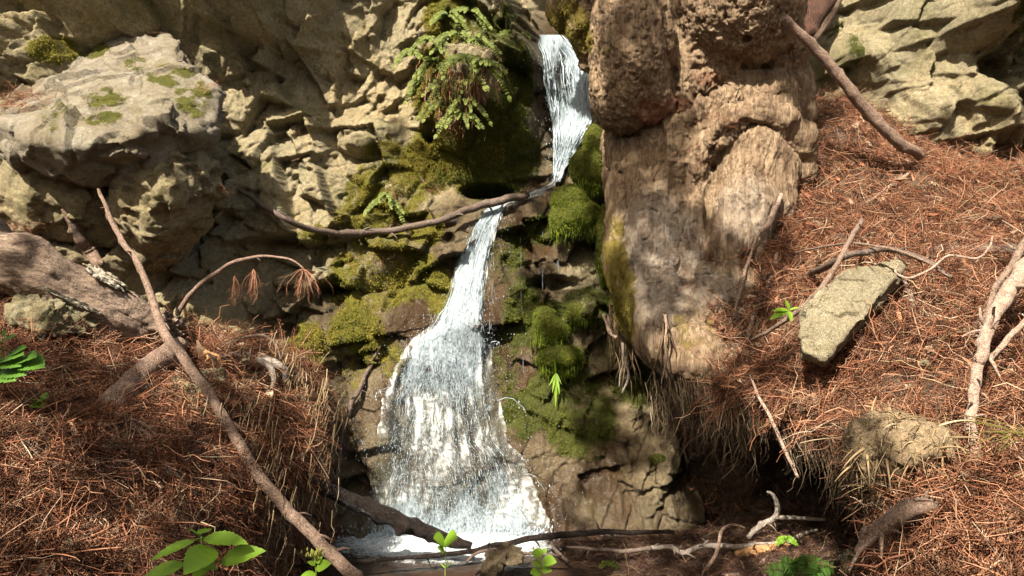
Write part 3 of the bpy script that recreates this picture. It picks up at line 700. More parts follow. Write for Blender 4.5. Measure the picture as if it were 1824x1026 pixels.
tree = thing("redwood_tree", P(1230, 620, 4.3), "massive redwood tree base with hanging burls and twisted roots beside the waterfall", "tree")
trunk = mesh_obj("trunk", tv, tf, M['bark'], tree, attrs={"moss": np.clip(tmoss, 0, 1), "red": np.clip(red, 0, 1), "grey": np.clip(grey, 0, 1)})
print("trunk", round(time.time() - T0, 1))

# ================================================================== banks
def bank(name, Hpts, edge, lo, hi, h, carve, seed, front):
    G = grid3(lo, hi, h)
    hp = np.array([P(*p) for p in Hpts])
    ax, ay = G[0][:, :, 0], G[1][:, :, 0]
    H = tps(hp[:, :2], hp[:, 2], np.stack([ax.ravel(), ay.ravel()], 1), 2e-3).reshape(ax.shape)
    H = np.clip(H, -.5, 2.6)
    F = (G[2] - H[:, :, None]) * 0.72
    F = smax(F, edge(G), .08)
    F = carve(F, G)
    pn = np.stack(G, -1).reshape(-1, 3)
    near = np.abs(F.ravel()) < .12
    nz_ = np.zeros(len(pn), np.float32)
    nz_[near] = 0.06 * fbm(pn[near] * 3.2, 3, seed) + 0.05 * fbm(pn[near] * 8, 4, seed + 3)
    F = F + nz_.reshape(F.shape)
    v, f = surface_nets(F, lo, h)
    return v, f
RH = [(1824,270,4.7),(1650,262,4.65),(1520,195,4.75),(1450,215,4.5),(1432,330,4.15),(1824,350,4.05),(1824,450,3.45),(1650,400,3.85),(1500,440,3.75),(1380,420,3.95),(1300,560,3.72),(1450,560,3.42),(1520,550,3.35),
 (1620,550,3.2),(1824,600,2.75),(1700,700,2.6),(1550,700,2.85),(1400,700,3.15),(1270,660,3.5),(1824,750,2.25),(1824,900,1.9),(1824,1026,1.72),(1700,850,2.15),(1640,900,2.12),(1640,1026,1.95),(2300,270,4.7),(2300,600,3.0),(2300,900,2.0),(1250,480,3.95),(1800,1300,1.45)]
def r_edge(G):
    yy = np.array([1.2, 1.9, 2.15, 2.4, 2.75, 3.1, 3.5, 4.0, 4.6]); xx = np.array([.95, 1.02, 1.10, 1.19, 1.27, 1.14, .93, .98, 1.1])
    e = np.interp(G[1][0, :, 0], yy, xx)[None, :, None]
    return (e - G[0]) * 0.9
def r_carve(F, G):
    c = s_ell(G, (1.40, 3.15, .10), (.66, 1.0, .60))
    c = np.minimum(c, s_ell(G, (1.05, 3.25, .12), (.5, .75, .62))); c = np.minimum(c, s_ell(G, (1.0, 3.6, .0), (.7, .7, .60))); c = np.minimum(c, s_ell(G, (1.20, 2.62, .13), (.40, .44, .54))); c = np.minimum(c, s_ell(G, (1.14, 2.45, .12), (.27, .30, .50)))
    return smax(F, -c, .06)
rv, rf = bank("bank", RH, r_edge, np.array([.55, 1.0, -.25]), np.array([3.6, 4.9, 2.5]), .024, r_carve, 81, None)
LH = [(-200,520,3.05),(0,560,3.05),(150,600,3.15),(300,625,3.3),(420,640,3.42),(505,660,3.52),(0,700,2.55),(0,800,2.22),(0,1026,1.72),(150,760,2.6),(200,820,2.42),(200,1026,2.02),(330,800,2.7),(400,880,2.72),(400,1026,2.45),
 (450,780,3.0),(480,900,2.9),(-300,700,2.5),(-300,1000,1.8),(-200,500,3.5),(300,600,3.9),(120,560,3.7),(-200,470,4.0),(520,650,3.75),(480,1026,2.7),(100,1300,1.5),(400,720,3.1)]
def l_edge(G):
    wob = 0.06 * np.sin(G[1] * 5.3) + 0.05 * np.sin(G[1] * 11 + 1)
    return (G[0] + 0.97 + 0.10 * (G[2] - .4) + wob) * 0.95
def l_carve(F, G):
    c = s_ell(G, (-.86, 3.2, .12), (.16, .7, .3))
    return smax(F, -c, .08)
lv, lf = bank("bank", LH, l_edge, np.array([-3.4, .9, -.25]), np.array([-.6, 4.1, 2.0]), .024, l_carve, 91, None)
bank_r = mesh_obj("bank", rv, rf, M['soil'], origin=np.array([1.8, 3, -.2])); setting(bank_r)
bank_l = mesh_obj("bank", lv, lf, M['soil'], origin=np.array([-1.8, 2.5, -.2])); setting(bank_l)
print("banks", round(time.time() - T0, 1))

def bvh(v, f):
    return BVHTree.FromPolygons([tuple(x) for x in v.tolist()], f.tolist())
B_R, B_L, B_T, B_BO, B_BL, B_BA = bvh(rv, rf), bvh(lv, lf), bvh(tv, tf), bvh(bo_v, bo_f), bvh(bl_v, bl_f), bvh(ba_v, ba_f)
def hit(px_, py_, what='all'):
    """distance (y) of the first surface seen at a pixel"""
    d = P(px_, py_, 1.0) - EYE; dn = d / np.linalg.norm(d)
    best = 99.0
    for k, T in (('R', B_R), ('L', B_L), ('T', B_T), ('B', B_BO), ('B', B_BL), ('B', B_BA)):
        if what != 'all' and k not in what: continue
        loc = T.ray_cast(Vector(EYE.tolist()), Vector(dn.tolist()))[0]
        if loc is not None: best = min(best, loc[1])
    if what == 'all' or 'C' in what:
        best = min(best, float(cliff_hit(px_, py_)))
    if what == 'all' or 'G' in what:
        if py_ > 520: best = min(best, 1.3 * FPX / (py_ - 513))
    return best

# ================================================================== ground and water
gv = []
ga = np.unique(np.concatenate([np.linspace(-40, -3, 14), np.arange(-3, 3.01, .03), np.linspace(3, 40, 14)]))
gb = np.unique(np.concatenate([np.linspace(-40, .8, 14), np.arange(.8, 4.9, .03), np.linspace(4.9, 30, 8)]))
AX, AY = np.meshgrid(ga, gb); g2 = np.stack([AX.ravel(), AY.ravel()], 1)
g3 = np.column_stack([g2, 0 * g2[:, 0]])
def ground_z(x, y):
    deb = 1 / (1 + np.exp(-(x - .28 + .9 * (y - 3.55)) / .07))
    z = -.10 + deb * (.145 - .10 * np.clip((y - 3.72) / .25, 0, 1))
    z = z + .10 * np.clip((x - .9) / .5, 0, 1)
    z = np.where(y < 3.2, z + .03, z)
    return z
z = ground_z(g2[:, 0], g2[:, 1]) + .02 * fbm(g3 * 6, 4, 3) + .012 * fbm(g3 * 22, 3, 4)
nyr, nxg = AX.shape
i2 = (np.arange(nyr - 1)[:, None] * nxg + np.arange(nxg - 1)[None]).ravel()
gfaces = np.stack([i2, i2 + 1, i2 + nxg + 1, i2 + nxg], 1)
ground = mesh_obj("ground", np.column_stack([g2, z]), gfaces, M['soil'], origin=np.array([0, 0, -.1])); setting(ground)

wa = np.arange(-1.25, 2.0, .013); wb = np.arange(2.2, 4.3, .013)
WX, WY = np.meshgrid(wa, wb); w2 = np.stack([WX.ravel(), WY.ravel()], 1); w3 = np.column_stack([w2, 0 * w2[:, 0]])
base_x = np.array([-.82, .05]); 
dfoam = np.hypot((w2[:, 0] + .33) / .62, np.where(w2[:, 1] > 3.8, 0, (3.8 - w2[:, 1]) / .34))
foam = np.clip(1.35 - dfoam, 0, 1)
foam = np.maximum(foam, .8 * np.clip(1 - np.abs(w2[:, 1] - 3.86) / .07, 0, 1) * (w2[:, 0] < .62) * (w2[:, 0] > .0))
wz = .006 * fbm(w3 * np.array([9, 16, 1]), 4, 61) + foam * (.034 * np.abs(fbm(w3 * 13, 3, 62)) + .016 * fbm(w3 * 40, 2, 63) + .012)
wz = wz - .035 * np.clip((3.42 - w2[:, 1] + .12 * w2[:, 0]) / .1, 0, 1)
nwy, nwx = WX.shape; i3 = (np.arange(nwy - 1)[:, None] * nwx + np.arange(nwx - 1)[None]).ravel()
m, t, b = new_mat('pool_water'); v = coord(t)
fo = attr(t, "foam"); fn = tnoise(t, coord(t, (1, 1.6, 1)), 26, 7, .75, .6); fn2 = tnoise(t, v, 90, 4, .7)
ff = ramp(t, math_(t, 'ADD', math_(t, 'MULTIPLY', fo, 1.15), math_(t, 'ADD', math_(t, 'SUBTRACT', fn, .5), math_(t, 'MULTIPLY', math_(t, 'SUBTRACT', fn2, .5), .5))), [(.42, 0), (.75, 1)])
t.links.new(cmix(t, ff, (.03, .018, .012), (.62, .66, .68)), b.inputs["Base Color"])
t.links.new(math_(t, 'ADD', math_(t, 'MULTIPLY', ff, .5), .06), b.inputs["Roughness"])
b.inputs["IOR"].default_value = 1.33
t.links.new(bump(t, tnoise(t, coord(t, (1, 2, 1)), 24, 5, .6, .4), .012, .7, bump(t, math_(t, 'MULTIPLY', fn2, ff), .012, .8)), b.inputs["Normal"])
water = mesh_obj("water", np.column_stack([w2, wz]), np.stack([i3, i3 + 1, i3 + nwx + 1, i3 + nwx], 1), m, attrs={"foam": foam}); setting(water)
print("ground", round(time.time() - T0, 1))

th = np.linspace(math.radians(-200), math.radians(20), 90); hh = np.linspace(0, 1, 24)
TH, HH = np.meshgrid(th, hh); rr_ = 6.2 + 3.2 * HH
cvx = np.stack([rr_ * np.cos(TH), rr_ * np.sin(TH) + 1.0, -.3 + 4.6 * HH], -1).reshape(-1, 3)
cvx = cvx + .5 * np.stack([fbm(cvx * .8, 4, 1), fbm(cvx * .8, 4, 2), fbm(cvx * .8, 4, 3)], 1)
ih = (np.arange(23)[:, None] * 90 + np.arange(89)[None]).ravel()
setting(mesh_obj("sky_block_slope", cvx, np.stack([ih, ih + 1, ih + 91, ih + 90], 1), M['soil'], origin=np.array([0, -5, 0])))  # unseen slope added behind the camera to block low sky light
# ================================================================== scatter tools
def tri_sample(v, f, n, r, keep):
    if f.shape[1] == 4: f = np.vstack([f[:, [0, 1, 2]], f[:, [0, 2, 3]]])
    a, b_, c = v[f[:, 0]], v[f[:, 1]], v[f[:, 2]]
    nn = np.cross(b_ - a, c - a); ar = np.linalg.norm(nn, axis=1); nn /= np.maximum(ar, 1e-12)[:, None]
    cen = (a + b_ + c) / 3
    wt = ar * keep(cen, nn)
    i = r.choice(len(f), n, p=wt / wt.sum())
    u, w_ = r.random(n), r.random(n); fl = u + w_ > 1; u[fl], w_[fl] = 1 - u[fl], 1 - w_[fl]
    return a[i] + u[:, None] * (b_ - a)[i] + w_[:, None] * (c - a)[i], nn[i]

def unit(x): return x / np.maximum(np.linalg.norm(x, axis=-1, keepdims=True), 1e-9)

def place(templates, pos, dirs, nor, size, r, bt):
    """instances of templates (x along dirs, z along nor) baked into a batch"""
    dirs = unit(dirs); side = unit(np.cross(nor, dirs)); up = np.cross(dirs, side)
    k = r.integers(0, len(templates), len(pos))
    for j, (tv_, tf_) in enumerate(templates):
        m = np.where(k == j)[0]
        if not len(m): continue
        V = (tv_[None, :, 0:1] * dirs[m][:, None] + tv_[None, :, 1:2] * side[m][:, None] + tv_[None, :, 2:3] * up[m][:, None]) * size[m][:, None, None] + pos[m][:, None]
        for ff in (tf_ if isinstance(tf_, list) else [tf_]):
            F_ = (ff[None] + (np.arange(len(m)) * len(tv_))[:, None, None]).reshape(-1, ff.shape[1])
            (bt.t if ff.shape[1] == 3 else bt.q).append(F_ + bt.n)
        bt.v.append(V.reshape(-1, 3)); bt.n += V.shape[0] * V.shape[1]

def tube_batch(paths, rad, sides=3):
    N, n, _ = paths.shape
    t = unit(np.gradient(paths, axis=1))
    ref = np.where(np.abs(t[..., 1:2]) > .9, np.array([0, 0, 1.0]), np.array([0, 1.0, 0]))
    a = unit(np.cross(t, ref)); b_ = np.cross(t, a)
    th = np.linspace(0, 2 * math.pi, sides, endpoint=False)
    v = paths[:, :, None] + rad[:, :, None, None] * (np.cos(th)[None, None, :, None] * a[:, :, None] + np.sin(th)[None, None, :, None] * b_[:, :, None])
    base_ = (np.arange(N) * n * sides)[:, None, None] + (np.arange(n - 1) * sides)[None, :, None]
    j = np.arange(sides)[None, None]; j2 = (j + 1) % sides
    q = np.stack([base_ + j, base_ + j2, base_ + sides + j2, base_ + sides + j], -1).reshape(-1, 4)
    return v.reshape(-1, 3), q

def t_frond(r, n=11, nl=.13):
    x = np.sort(np.concatenate([np.arange(n + 1) / n, (np.arange(n) + .3) / n])); m_ = len(x)
    bend = r.uniform(-.35, .35); lift = r.uniform(-.15, .25); cy = bend * x * x; cz = lift * x * (1 - x) + r.uniform(-.15, .1) * x
    wd = .009 * (1.1 - .6 * x)
    v = [np.stack([x, cy + wd, cz], 1), np.stack([x, cy - wd, cz], 1)]; f = []
    for k in range(m_ - 1): f += [(k, m_ + k, m_ + 1 + k), (k, m_ + 1 + k, k + 1)]
    tips = []; b0 = 2 * m_
    for k in range(0, m_ - 1, 2):
        ln = nl * math.sin(math.pi * (.15 + .8 * x[k])) * r.uniform(.7, 1.1) + .03
        for s, o in ((1, 0), (-1, m_)):
            if r.random() < .15: continue
            tips.append([x[k] + ln * r.uniform(.5, .9), cy[k] + s * ln * .8, cz[k] + r.uniform(-.06, .06)])
            f.append((o + k, b0 + len(tips) - 1, o + k + 1) if s > 0 else (o + k, o + k + 1, b0 + len(tips) - 1))
    return np.vstack(v + [np.array(tips)]), np.array(f)
def t_twig(r, rad=.0085, n=7, wig=.22):
    x = np.linspace(0, 1, n); p = np.stack([x, np.cumsum(r.normal(0, wig, n)) * .35, np.cumsum(r.normal(0, wig * .6, n)) * .35], 1)
    return tube_batch(p[None], (rad * (1 - .5 * x) * r.uniform(.7, 1.3))[None], 3)
def t_fork(r):
    v, f = t_twig(r, .012); v2, f2 = t_twig(r, .008); a = r.uniform(.3, .9) * r.choice([-1, 1])
    v2 = v2 * .5; v2 = np.stack([v2[:, 0] * math.cos(a) - v2[:, 1] * math.sin(a) + .4, v2[:, 0] * math.sin(a) + v2[:, 1] * math.cos(a), v2[:, 2]], 1)
    return np.vstack([v, v2]), np.vstack([f, f2 + len(v)])
def t_flake(r):
    n = 5; x = np.linspace(0, 1, n); wd = .10 * np.sin(np.pi * np.clip(x, .04, .97)) ** .6 * r.uniform(.7, 1.3, n)
    z = .12 * np.sin(x * 3) * r.uniform(-1, 1)
    v = np.vstack([np.stack([x, wd, z], 1), np.stack([x, -wd, z + .03], 1)])
    return v, np.array([(k, n + k, n + k + 1, k + 1) for k in range(n - 1)])
tr_ = np.random.default_rng(5)
FR = [t_frond(tr_, 14 + int(k % 5), .14) for k in range(12)]
TW = [t_twig(tr_) for k in range(12)] + [t_fork(tr_) for k in range(5)]
FL = [t_flake(tr_) for k in range(6)]

def in_view(c, pad=250):
    a, b_ = proj(c); return (c[:, 1] > .6) & (a > -pad) & (a < 1824 + pad) & (b_ > -pad) & (b_ < 1026 + pad)

def litter(bt, v, f, n, r, keep, lift=.35, sizes=(.035, .12), mixr=(.6, .37, .03), down=.6, spread=.012):
    pos, nor = tri_sample(v, f, n, r, keep)
    rnd = unit(r.normal(size=(n, 3)))
    dwn = np.array([0, 0, -1.0]) * down * r.random((n, 1))
    d = rnd + dwn; d -= nor * (d * nor).sum(1, keepdims=True); d = unit(d) + nor * (r.random((n, 1)) ** 2) * lift
    up = unit(nor + .5 * r.normal(size=(n, 3)))
    pos = pos + nor * (r.random((n, 1)) ** 1.5) * spread
    size = sizes[0] + (sizes[1] - sizes[0]) * r.random(n) ** 1.6
    kind = r.random(n)
    a = kind < mixr[0]; b_ = (kind >= mixr[0]) & (kind < mixr[0] + mixr[1]); c = ~(a | b_)
    place(FR, pos[a], d[a], up[a], size[a] * 1.0, r, bt)
    place(TW, pos[b_], d[b_], up[b_], size[b_] * 1.25, r, bt)
    place(FL, pos[c], d[c], up[c], size[c] * .5, r, bt)

r1 = np.random.default_rng(41)
up_keep = lambda c, n: in_view(c) * np.clip(n[:, 2] * 1.3 + .22, 0.015, 1)
def hollow(c):
    a_, b__ = proj(c); return 1 - .97 * ((a_ > 1425) & (a_ < 1578) & (b__ > 835) & (c[:, 0] > .8) & (c[:, 1] < 3.3))
def near_keep(c, n): return hollow(c) * np.clip(.62 + 1.9 * fbm(c * 4.5, 3, 9), .1, 1.3) * up_keep(c, n) * np.clip(2.6 / np.maximum(c[:, 1], 1), .5, 2.0)
bt = Batch(); litter(bt, rv, rf, 54000, r1, near_keep, sizes=(.05, .19), lift=.5, spread=.035)
o = bt.obj("litter", M['litter']); setting(o, 'stuff', "deep red-brown redwood litter covering the right bank", "litter")
bt = Batch(); litter(bt, lv, lf, 40000, r1, near_keep, sizes=(.05, .19), lift=.5, spread=.035)
o = bt.obj("litter", M['litter']); setting(o, 'stuff', "darker red-brown redwood litter covering the left bank", "litter")
def big_sprays(v, f, n, keep, label):
    bt = Batch(); pos, nor = tri_sample(v, f, n, r1, keep); d = unit(r1.normal(size=(n, 3)) + np.array([0, 0, -.7])); d -= nor * (d * nor).sum(1, keepdims=True)
    BF = [t_frond(r1, 20 + int(k % 6), .13) for k in range(10)]
    for j in range(3):
        dj = unit(d) + r1.normal(0, .28, (n, 3)) + nor * r1.uniform(0, .3, (n, 1))
        place(BF, pos + nor * r1.uniform(.01, .035, (n, 1)) + r1.normal(0, .012, (n, 3)), dj, unit(nor + .35 * r1.normal(size=(n, 3))), r1.uniform(.10, .20, n), r1, bt)
    o = bt.obj("dead_sprays", M['litter']); setting(o, 'stuff', label, "sprays")
big_sprays(rv, rf, 1100, near_keep, "larger feathery dead redwood sprays lying on the right bank")
big_sprays(lv, lf, 1000, near_keep, "larger feathery dead redwood sprays lying on the left bank")
def loose_twigs(v, f, n, keep, label, mat, sz):
    bt = Batch(); pos, nor = tri_sample(v, f, n, r1, keep); d = unit(r1.normal(size=(n, 3)) + np.array([0, 0, -.5])); d -= nor * (d * nor).sum(1, keepdims=True)
    place([t_twig(r1, .010, 8, .10) for k in range(14)] + [t_fork(r1) for k in range(5)], pos + nor * .03, unit(d) + nor * r1.normal(0, .12, (n, 1)), nor, r1.uniform(*sz, n), r1, bt)
    o = bt.obj("twigs", mat); setting(o, 'stuff', label, "twigs")
loose_twigs(rv, rf, 420, near_keep, "pale thin twigs strewn over the right bank litter", M['roots'], (.10, .32))
loose_twigs(lv, lf, 260, near_keep, "pale thin twigs strewn over the left bank litter", M['roots'], (.08, .28))
def dead_leaves(v, f, n, keep, label):
    bt = Batch(); pos, nor = tri_sample(v, f, n, r1, keep); d = unit(r1.normal(size=(n, 3)) + np.array([0, 0, -.4])); d -= nor * (d * nor).sum(1, keepdims=True)
    W_ = [(v_ * np.array([1, r1.uniform(1.2, 3.2), 1.6]), f_) for v_, f_ in FL * 2]
    place(W_, pos + nor * r1.uniform(.012, .04, (n, 1)), unit(d) + nor * r1.normal(0, .2, (n, 1)), unit(nor + .45 * r1.normal(size=(n, 3))), r1.uniform(.02, .075, n), r1, bt)
    o = bt.obj("dead_leaves", M['dead_leaf']); setting(o, 'stuff', label, "leaves")
dead_leaves(rv, rf, 420, near_keep, "scattered dead leaves and bark flakes on the right bank litter")
dead_leaves(lv, lf, 380, near_keep, "scattered dead leaves and bark flakes on the left bank litter")
# dark wet litter by the pool
bt = Batch()
gsel = np.array([k for k in gfaces if True])
def pool_keep(c, n): return in_view(c, 100) * (c[:, 0] > .02) * (c[:, 1] > 2.7) * (c[:, 1] < 3.95) * (c[:, 2] > -.035) * np.clip(1.5 - np.abs(c[:, 1] - 3.5), .2, 1)
gvv = np.column_stack([g2, z])
litter(bt, gvv, gfaces, 19000, r1, pool_keep, lift=.25, sizes=(.03, .13), mixr=(.3, .68, .02), down=0)
o = bt.obj("litter", M['litter_d']); setting(o, 'stuff', "wet dark needles and twigs matted beside the pool", "litter")

def spot_litter(bt, spots, r):
    for (x, y, rx, ry, n) in spots:
        a = x + rx * r.normal(size=n) * .55; b_ = y + ry * r.normal(size=n) * .55
        for q in range(n):
            d0 = hit(a[q], b_[q], 'TBC')
            pos = P(a[q], b_[q], d0 - .006)
            d = unit(np.array([r.normal(), r.normal() * .5, r.normal() * .6 - .25]))
            place(FR if r.random() < .35 else TW, pos[None], d[None], unit(np.array([[r.normal() * .4, -1, 1.0]])), np.array([r.uniform(.035, .10)]), r, bt)
bt = Batch()
spot_litter(bt, [(30,172,50,22,520),(1232,432,20,18,60),(1190,480,22,30,70),(1232,505,36,10,70),(1245,300,8,40,20),(1290,215,30,12,50),(1505,160,22,14,50),(275,60,16,4,25),(362,155,12,10,40),(700,350,10,14,50),(770,330,14,14,60),(720,400,26,8,90),(680,460,40,10,110),(548,255,6,16,16),(395,330,8,10,30),(830,90,40,50,70),(40,400,40,10,80),(1330,470,30,14,60)], r1)
o = bt.obj("litter", M['litter']); setting(o, 'stuff', "small tufts of dead needles caught on the rocks and burls", "litter")

# hanging fine roots under the lips of the banks
def hang(bt, line, n, length, r, rad=.0011, jitter=.03, sway=.25):
    w_ = np.array([P(*p) for p in line]); u = r.random(n) * (len(w_) - 1); i = u.astype(int); f_ = (u - i)[:, None]
    st = w_[i] * (1 - f_) + w_[i + 1] * f_ + r.normal(0, jitter, (n, 3))
    ln = r.uniform(*length, n) * r.random(n) ** .5
    k = 9; t_ = np.linspace(0, 1, k)
    p = st[:, None] + np.stack([np.cumsum(r.normal(0, .2, (n, k)), 1) * sway * .2 * ln[:, None] + r.normal(0, .12, (n, 1)) * t_ * ln[:, None],
                                np.cumsum(r.normal(0, .2, (n, k)), 1) * sway * .2 * ln[:, None] - .05 * np.sin(t_ * 3), -t_ * ln[:, None] * (1 - .2 * t_)], -1)
    p[:, 0] += np.array([0, .02, .03])
    bt.add(*tube_batch(p, rad * r.uniform(.6, 2.2, (n, 1)) * (1.1 - .9 * t_), 3))
bt = Batch()
hang(bt, [(1195,712,3.62),(1250,700,3.52),(1320,735,3.35),(1400,775,3.12),(1470,800,2.95),(1530,812,2.75),(1570,835,2.5)], 420, (.03, .26), r1, .001, .03, .6)
hang(bt, [(1180,720,3.7),(1230,690,3.58),(1290,715,3.45),(1330,750,3.38)], 620, (.08, .40), r1, .0011, .05, .9)
hang(bt, [(1570,840,2.5),(1590,880,2.4),(1575,940,2.3),(1570,1010,2.2)], 60, (.05, .22), r1, .0013)
hang(bt, [(1480,790,2.9),(1560,830,2.6)], 200, (.2, .55), r1, .0009)
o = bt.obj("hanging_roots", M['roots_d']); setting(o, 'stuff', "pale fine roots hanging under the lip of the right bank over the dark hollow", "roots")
bt = Batch()
hang(bt, [(430,660,3.4),(505,672,3.48),(530,720,3.42),(545,790,3.3),(545,850,3.25)], 620, (.05, .40), r1, .0012, .07, 1.3)
hang(bt, [(380,760,2.95),(450,800,3.0),(500,860,3.0),(470,930,2.85)], 220, (.05, .3), r1, .0011, .08, .9)
o = bt.obj("hanging_roots", M['roots']); setting(o, 'stuff', "tangled fine roots hanging from the edge of the left bank", "roots")
bt = Batch()
hang(bt, [(1090,570,4.35),(1110,590,4.3)], 160, (.1, .32), r1, .0013, .03)
hang(bt, [(1090,600,4.3),(1120,620,4.25)], 60, (.15, .4), r1, .002, .02)
hang(bt, [(1185,570,3.6),(1187,590,3.6)], 4, (.3, .4), r1, .004, .01)
o = bt.obj("hanging_roots", M['roots']); setting(o, 'stuff', "grey roots dangling at the left foot of the redwood", "roots")

# moss blades on the cliff and boulders
def blades(bt, pos, nor, r, ln=(.004, .012), wd=.0022, droop=.5):
    n = len(pos)
    d = unit(nor + .7 * r.normal(size=(n, 3)) + np.array([0, 0, -droop]))
    s = unit(np.cross(d, r.normal(size=(n, 3)))) * wd * r.uniform(.6, 1.4, (n, 1)); L = r.uniform(*ln, (n, 1))
    v = np.stack([pos - s - nor * .003, pos + s - nor * .003, pos + d * L + np.array([0, 0, -1.0]) * L * .3], 1).reshape(-1, 3)
    bt.add(v, np.arange(3 * n).reshape(-1, 3))
m_att = np.clip(moss, 0, 1) * (np.abs(px - 912) < 1050) * (py > -60)
def moss_obj(sel, n, mat, label, **k):
    wgt = np.clip(sel - .25, 0, 1) * np.clip(.2 - cliff_n[:, 1], 0, 1)
    i = r1.choice(len(cv), n, p=wgt / wgt.sum())
    bt = Batch(); p = cv[i] + r1.normal(0, .006, (n, 3)); blades(bt, p, -np.abs(cliff_n[i]) * np.sign(1) if False else cliff_n[i], r1, **k)
    o = bt.obj("moss", mat, smooth=False); setting(o, 'stuff', label, "moss")
yel = np.clip(fbm(q3 * 5, 3, 77) * 1.6 + .62 - .5 * (px > 830), 0, 1)
moss_obj(m_att * (1 - .8 * yel), 90000, M['moss'], "dark green moss growing over the wet cliff")
moss_obj(m_att * yel * (px < 900), 60000, M['moss_y'], "yellow green moss growing on the sunny cliff ledges left of the waterfall")
bt = Batch()
for v_, f_, L in ((bo_v, bo_f, BM), ):
    p, nn = tri_sample(v_, f_, 9000, r1, lambda c, n: np.clip(blobs(*proj(c), L) - .35, 0, 1) * np.clip(n[:, 2] + .3, 0, 1))
    blades(bt, p, nn, r1, ln=(.005, .012))
p, nn = tri_sample(tv, tf, 9000, r1, lambda c, n: np.clip(blobs(*proj(c), [(1110,540,22,60),(1100,480,16,50),(1010,40,30,40),(1035,60,16,40)]) - .3, 0, 1))
blades(bt, p, nn, r1, ln=(.006, .014))
o = bt.obj("moss", M['moss_y'], smooth=False); setting(o, 'stuff', "thin moss tufts on the pale boulder and the redwood root", "moss")
print("litter, moss", round(time.time() - T0, 1))

# ================================================================== moss cushions
def cushion(spots, label, n_bl, fringe, seed):
    pts = [P(x, y, d) for x, y, d, a, b_ in spots]
    lo = np.min(pts, 0) - .3; hi = np.max(pts, 0) + .3
    G = grid3(lo, hi, .012); F = None
    for p, (x, y, d, a, b_) in zip(pts, spots):
        e = s_ell(G, p, (a * d / FPX, .10, b_ * d / FPX)); F = e if F is None else smin(F, e, .03)
    v, f = surface_nets(F, lo, .012)
    n = vnormals(v, f); v = v + n * (.045 * fbm(v * 7, 4, seed, .6) + .012 * fbm(v * 30, 3, seed + 1))[:, None]
    o = mesh_obj("moss_cushion", v, f, M['cushion'], attrs={"moss": np.ones(len(v))}); tag(o, label, "moss cushion", "moss cushions right of the waterfall")
    bt = Batch(); p, nn = tri_sample(v, f, n_bl, r1, lambda c, n: np.clip(.4 - n[:, 1], 0, 1) + .1)
    blades(bt, p + r1.normal(0, .004, p.shape), nn, r1, ln=(.005, .013), wd=.0018, droop=.9)
    if fringe: hang(bt, fringe, 260, (.03, .13), r1, .0012, .02, .7)
    bt.obj("moss_blades", M['moss_g'], o, smooth=False)
M['cushion'] = rock_mat('moss_body', (.05, .07, .006), (.07, .09, .01), (.09, .10, .012))
M['moss_g'] = island_mat('moss_blades_green', [(0.0, (0.03, 0.05, 0.004)), (0.4, (0.085, 0.125, 0.008)), (0.8, (0.16, 0.20, 0.012)), (1.0, (0.25, 0.27, 0.03))], 0.9, 0.3)
cushion([(1058,258,4.72,18,34),(1040,300,4.72,26,34),(1062,300,4.7,14,40)], "tall bright green moss cushion between the upper fall and the redwood", 9000, [(1030,335,4.66),(1070,330,4.66)], 1)
cushion([(1015,355,4.64,34,26),(1030,385,4.62,38,30),(1003,392,4.62,22,26)], "broad green moss cushion with a dripping fringe, under the tall moss cushion", 12000, [(985,405,4.58),(1065,405,4.58),(985,420,4.6)], 2)
cushion([(1074,420,4.55,9,60),(1078,470,4.5,8,40)], "narrow hanging moss strip along the left edge of the redwood root", 4000, [(1068,470,4.5),(1085,500,4.5)], 3)
cushion([(970,572,4.42,22,24),(985,592,4.4,28,26)], "green moss cushion on the rock step right of the lower fall", 7000, [(955,610,4.36),(1005,612,4.36)], 4)
cushion([(1000,633,4.32,32,18),(985,640,4.32,24,16)], "small round green moss cushion just above the hanging grass tuft", 6000, [(965,655,4.3),(1028,655,4.3)], 5)
cushion([(1045,552,4.5,30,12),(1020,560,4.5,16,12)], "flat moss cushion on a ledge close to the redwood foot", 4000, [(1015,565,4.46),(1070,565,4.46)], 6)

# ================================================================== the waterfall
UP = [(62,955,1003),(80,958,1022),(100,966,1042),(120,968,1046),(150,971,1050),(180,976,1053),(215,984,1055),(245,985,1040),(275,986,1022),(300,986,1006),(322,987,998)]
LOW = [(352,880,938),(362,870,908),(380,856,896),(400,843,888),(450,818,874),(490,806,868),(520,800,864),(550,786,863),(575,770,866),(600,740,872),(620,722,878),(640,712,876),(680,692,880),(720,682,892),(750,676,900),(785,670,902),(815,667,932),(850,663,946),(900,658,966),(930,655,980),(952,650,985)]
def boxblur(A, k):
    for ax in (0, 1):
        c = np.cumsum(np.pad(A, [(k + 1, k) if a == ax else (0, 0) for a in (0, 1)], mode='edge'), ax)
        A = (np.take(c, range(2 * k + 1, c.shape[ax]), ax) - np.take(c, range(0, c.shape[ax] - 2 * k - 1), ax)) / (2 * k + 1)
    return A
CYS = boxblur(boxblur(CY, 4), 4)
wr = np.random.default_rng(17)
